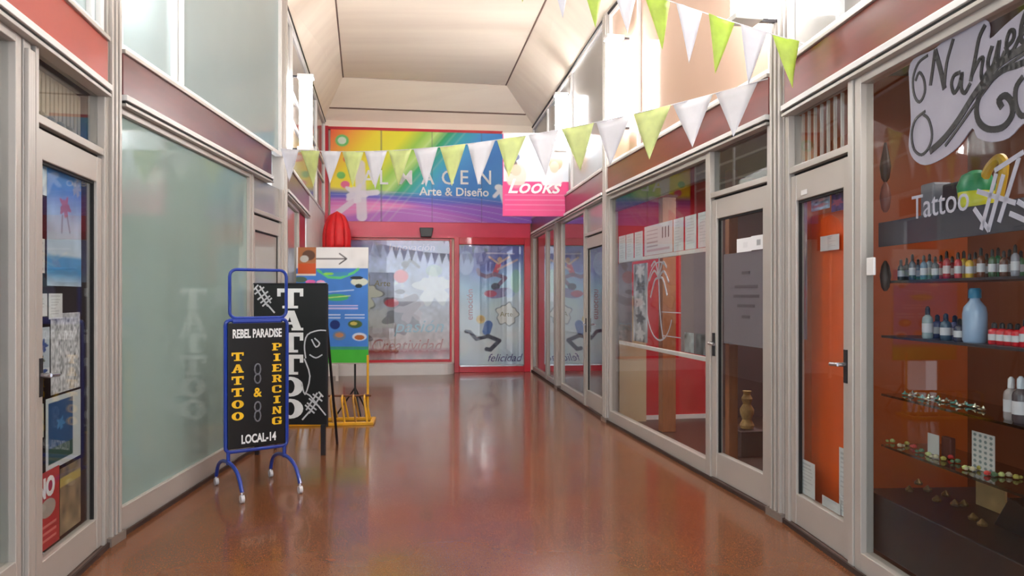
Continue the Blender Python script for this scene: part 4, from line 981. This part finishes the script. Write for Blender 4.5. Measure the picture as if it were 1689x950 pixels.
# ------------------------------------------------------------------ black TATTOO board
ZB = 6.75; k = ZB/FPX
xa, xb = (419-CXP)*k, (539-CXP)*k
r = empty('tattoo_board', ((xa+xb)/2, ZB, 0), math.radians(-1)); tag(r, 'tall black board with big white TATTOO letters running down it, behind the blue sign', 'sign')
hw = (xb-xa)/2; zt = EYE-(469-HZ)*k; zb = EYE-(700-HZ)*k
MB().box(-hw, hw, -.012, .012, zb, zt).build('panel', M_black, r, .003)
MB().box(-hw-.004, hw+.004, -.016, .016, zt, zt+.012).build('top_edge', M_dark, r)
MB().box(hw, hw+.012, -.018, .014, zb-.02, zt).build('side_edge', M_dark, r)
for sx in (-1, 1):
    MB().box(sx*(hw-.03)-.02, sx*(hw-.03)+.02, -.02, .02, 0, zb).build('leg', M_dark, r, .002)
    g = MB(); g.cyl((sx*(hw-.03), .02, zt-.05), (sx*(hw-.03), .5, .0), .014, n=6); g.build('leg', M_dark, r)
lx = (458-CXP)*k-(xa+xb)/2; lw = 43*k; st = 36.3*k
for i, ch in enumerate('TATTOO'): slab_obj(ch, M_letter_w, r, lx, -.0125, zt-.03-(i+1)*st+.012, lw, st-.02)
LA = mat('chalk_line', (205, 205, 210), .6)
def BPt(px, py): return ((px-CXP)*k-(xa+xb)/2, EYE-(py-HZ)*k)
def art(pts, wd, kk=3): return MB().stroke([BPt(*q) for q in smooth(pts, kk)], wd, -.0145, -.012)
for pts in ([(505, 590), (503, 570), (508, 552), (525, 545), (538, 545)], [(503, 592), (512, 620), (504, 650), (498, 630)], [(515, 560), (522, 572), (528, 566), (520, 558)], [(512, 585), (522, 590), (532, 585)]):
    art(pts, .012).build('line_drawing', LA, r)
def machine(cx, cy, fl):
    mb = MB()
    for a, b in (((-14, -18), (10, 14)), ((-6, -22), (16, 8)), ((-16, -8), (2, -20)), ((-10, 2), (10, -12)), ((0, 14), (18, 0)), ((10, 12), (24, 26)), ((-18, -16), (-10, -24)), ((-4, 8), (14, -4))):
        mb.stroke([BPt(cx+a[0]*fl*.8, cy+a[1]*.9), BPt(cx+b[0]*fl*.8, cy+b[1]*.9)], .014, -.0145, -.012)
    mb.build('machine_drawing', LA, r)
machine(434, 492, 1); machine(519, 668, -1)
art([(503, 648), (512, 652), (525, 668), (538, 684)], .012, 2).build('line_drawing', LA, r)

# ------------------------------------------------------------------ blue food poster on a stand
ZP = 9.0; k = ZP/FPX
xa, xb = (490-CXP)*k, (608-CXP)*k; zb, zt = EYE-(598-HZ)*k, EYE-(408-HZ)*k
r = empty('poster_stand', ((xa+xb)/2, ZP, 0), 0); tag(r, 'blue and green food poster with a white arrow heading on a black pole stand', 'poster stand')
hw = (xb-xa)/2
p = Pic(120, 190, (66, 128, 210)); p.noise(5, .05, 1)
p.rect(0, 1, 0, .12, (70, 185, 60)).rect(0, 1, .115, .14, (60, 150, 130)).rect(.0, 1, .815, 1, (240, 240, 240))
def asc(v): return v
p.line([(.3, .8), (.45, .74), (.62, .735), (.8, .78), (.86, .81)], .035, (90, 205, 120)).line([(.38, .79), (.5, .765), (.7, .77)], .05, (60, 140, 190)).ell(.45, .77, .07, .012, (150, 220, 80))
p.line([(.26, .9), (.68, .9)], .017, (60, 56, 60)).line([(.6, .945), (.7, .9), (.6, .855)], .017, (60, 56, 60))
p.rect(.02, .27, .76, 1, (176, 112, 70)).noise(14, .04, 4).rect(.02, .27, .77, .86, (208, 88, 40)).ell(.17, .93, .09, .045, (96, 64, 48)).ell(.11, .9, .06, .03, (200, 200, 196)).rect(.0, .27, .755, .77, (225, 215, 205))
p.ell(.2, .7, .07, .018, (238, 110, 180)).ell(.34, .695, .06, .02, (240, 160, 200)).ell(.36, .68, .08, .018, (225, 225, 232)).ell(.06, .72, .09, .025, (90, 120, 100))
p.ell(.88, .7, .12, .035, (215, 222, 205)).ell(.84, .735, .09, .015, (30, 36, 44)).ell(.87, .665, .05, .018, (34, 44, 44))
p.line([(.4, .61), (.8, .63)], .012, (200, 220, 245)).ell(.56, .565, .17, .03, (60, 170, 110)).line([(.4, .56), (.75, .58)], .012, (200, 225, 110))
for v in (.49, .465): p.rect(.4, .86, v, v+.012, (200, 190, 230), .9)
for v in (.41, .385): p.rect(.4, .62, v, v+.01, (200, 215, 240), .9).rect(.68, .95, v, v+.01, (200, 215, 240), .9)
p.ell(.54, .33, .07, .04, (26, 50, 120)).ell(.82, .335, .1, .035, (70, 96, 50)).ell(.8, .34, .05, .015, (200, 180, 90)).ell(.6, .235, .09, .04, (110, 130, 160)).ell(.6, .24, .06, .02, (190, 130, 90)).ell(.88, .225, .1, .035, (205, 215, 230)).ell(.88, .22, .07, .022, (176, 96, 40))
p.build('poster', r, -hw, hw, -.02, zb, zt, .012, curve=lambda U, V: -.02*np.sin(V*3.1))
MB().box(-hw-.01, hw+.01, -.03, .0, zb-.014, zb).build('bottom_bar', M_frame, r)
px_ = (585-CXP)*k-(xa+xb)/2
MB().cyl((px_, .02, .12), (px_, .02, zt), .013, n=8).build('pole', M_black, r)
for a in (200, 300, 60): MB().cyl((px_, .02, .33), (px_+.22*math.cos(math.radians(a)), .02+.22*math.sin(math.radians(a)), .01), .011, n=6).build('leg', M_black, r)

# ------------------------------------------------------------------ yellow bicycle rack
ZR = 8.28; k = ZR/FPX
x0, x1 = (474-CXP)*k, (615-CXP)*k
r = empty('bicycle_rack', ((x0+x1)/2, ZR, 0), math.radians(6)); tag(r, 'low yellow metal bicycle rack on the floor behind the black board', 'bicycle rack')
hw = (x1-x0)/2
MB().box(-hw, hw, -.022, .022, 0, .03).build('base_rail', M_yellow, r, .004)
MB().box(-hw, hw, .33, .37, 0, .03).build('base_rail', M_yellow, r, .004)
for sx in (-1, 1): MB().box(sx*(hw-.02)-.02, sx*(hw-.02)+.02, .02, .33, 0, .03).build('side_rail', M_yellow, r)
for i in range(7):
    x = hw-.07-i*.125
    g = MB().tube(smooth([(x, 0, .03), (x-.02, .02, .16), (x-.035, .05, .27), (x-.04, .1, .3), (x-.05, .26, .3), (x-.04, .32, .25), (x, .35, .03)]), .012, 7)
    g.build('loop', M_yellow if i % 2 == 0 else mat('worn_yellow', (176, 130, 50), .5, 0, .2, 10), r)
MB().cyl((-hw+.1, .19, .305), (hw-.04, .19, .305), .012, n=8).build('top_bar', mat('rusty_bar', (110, 66, 44), .6), r)
MB().cyl((hw-.09, .3, .03), (hw-.09, .3, .76), .014, n=8).build('upright', M_yellow, r)
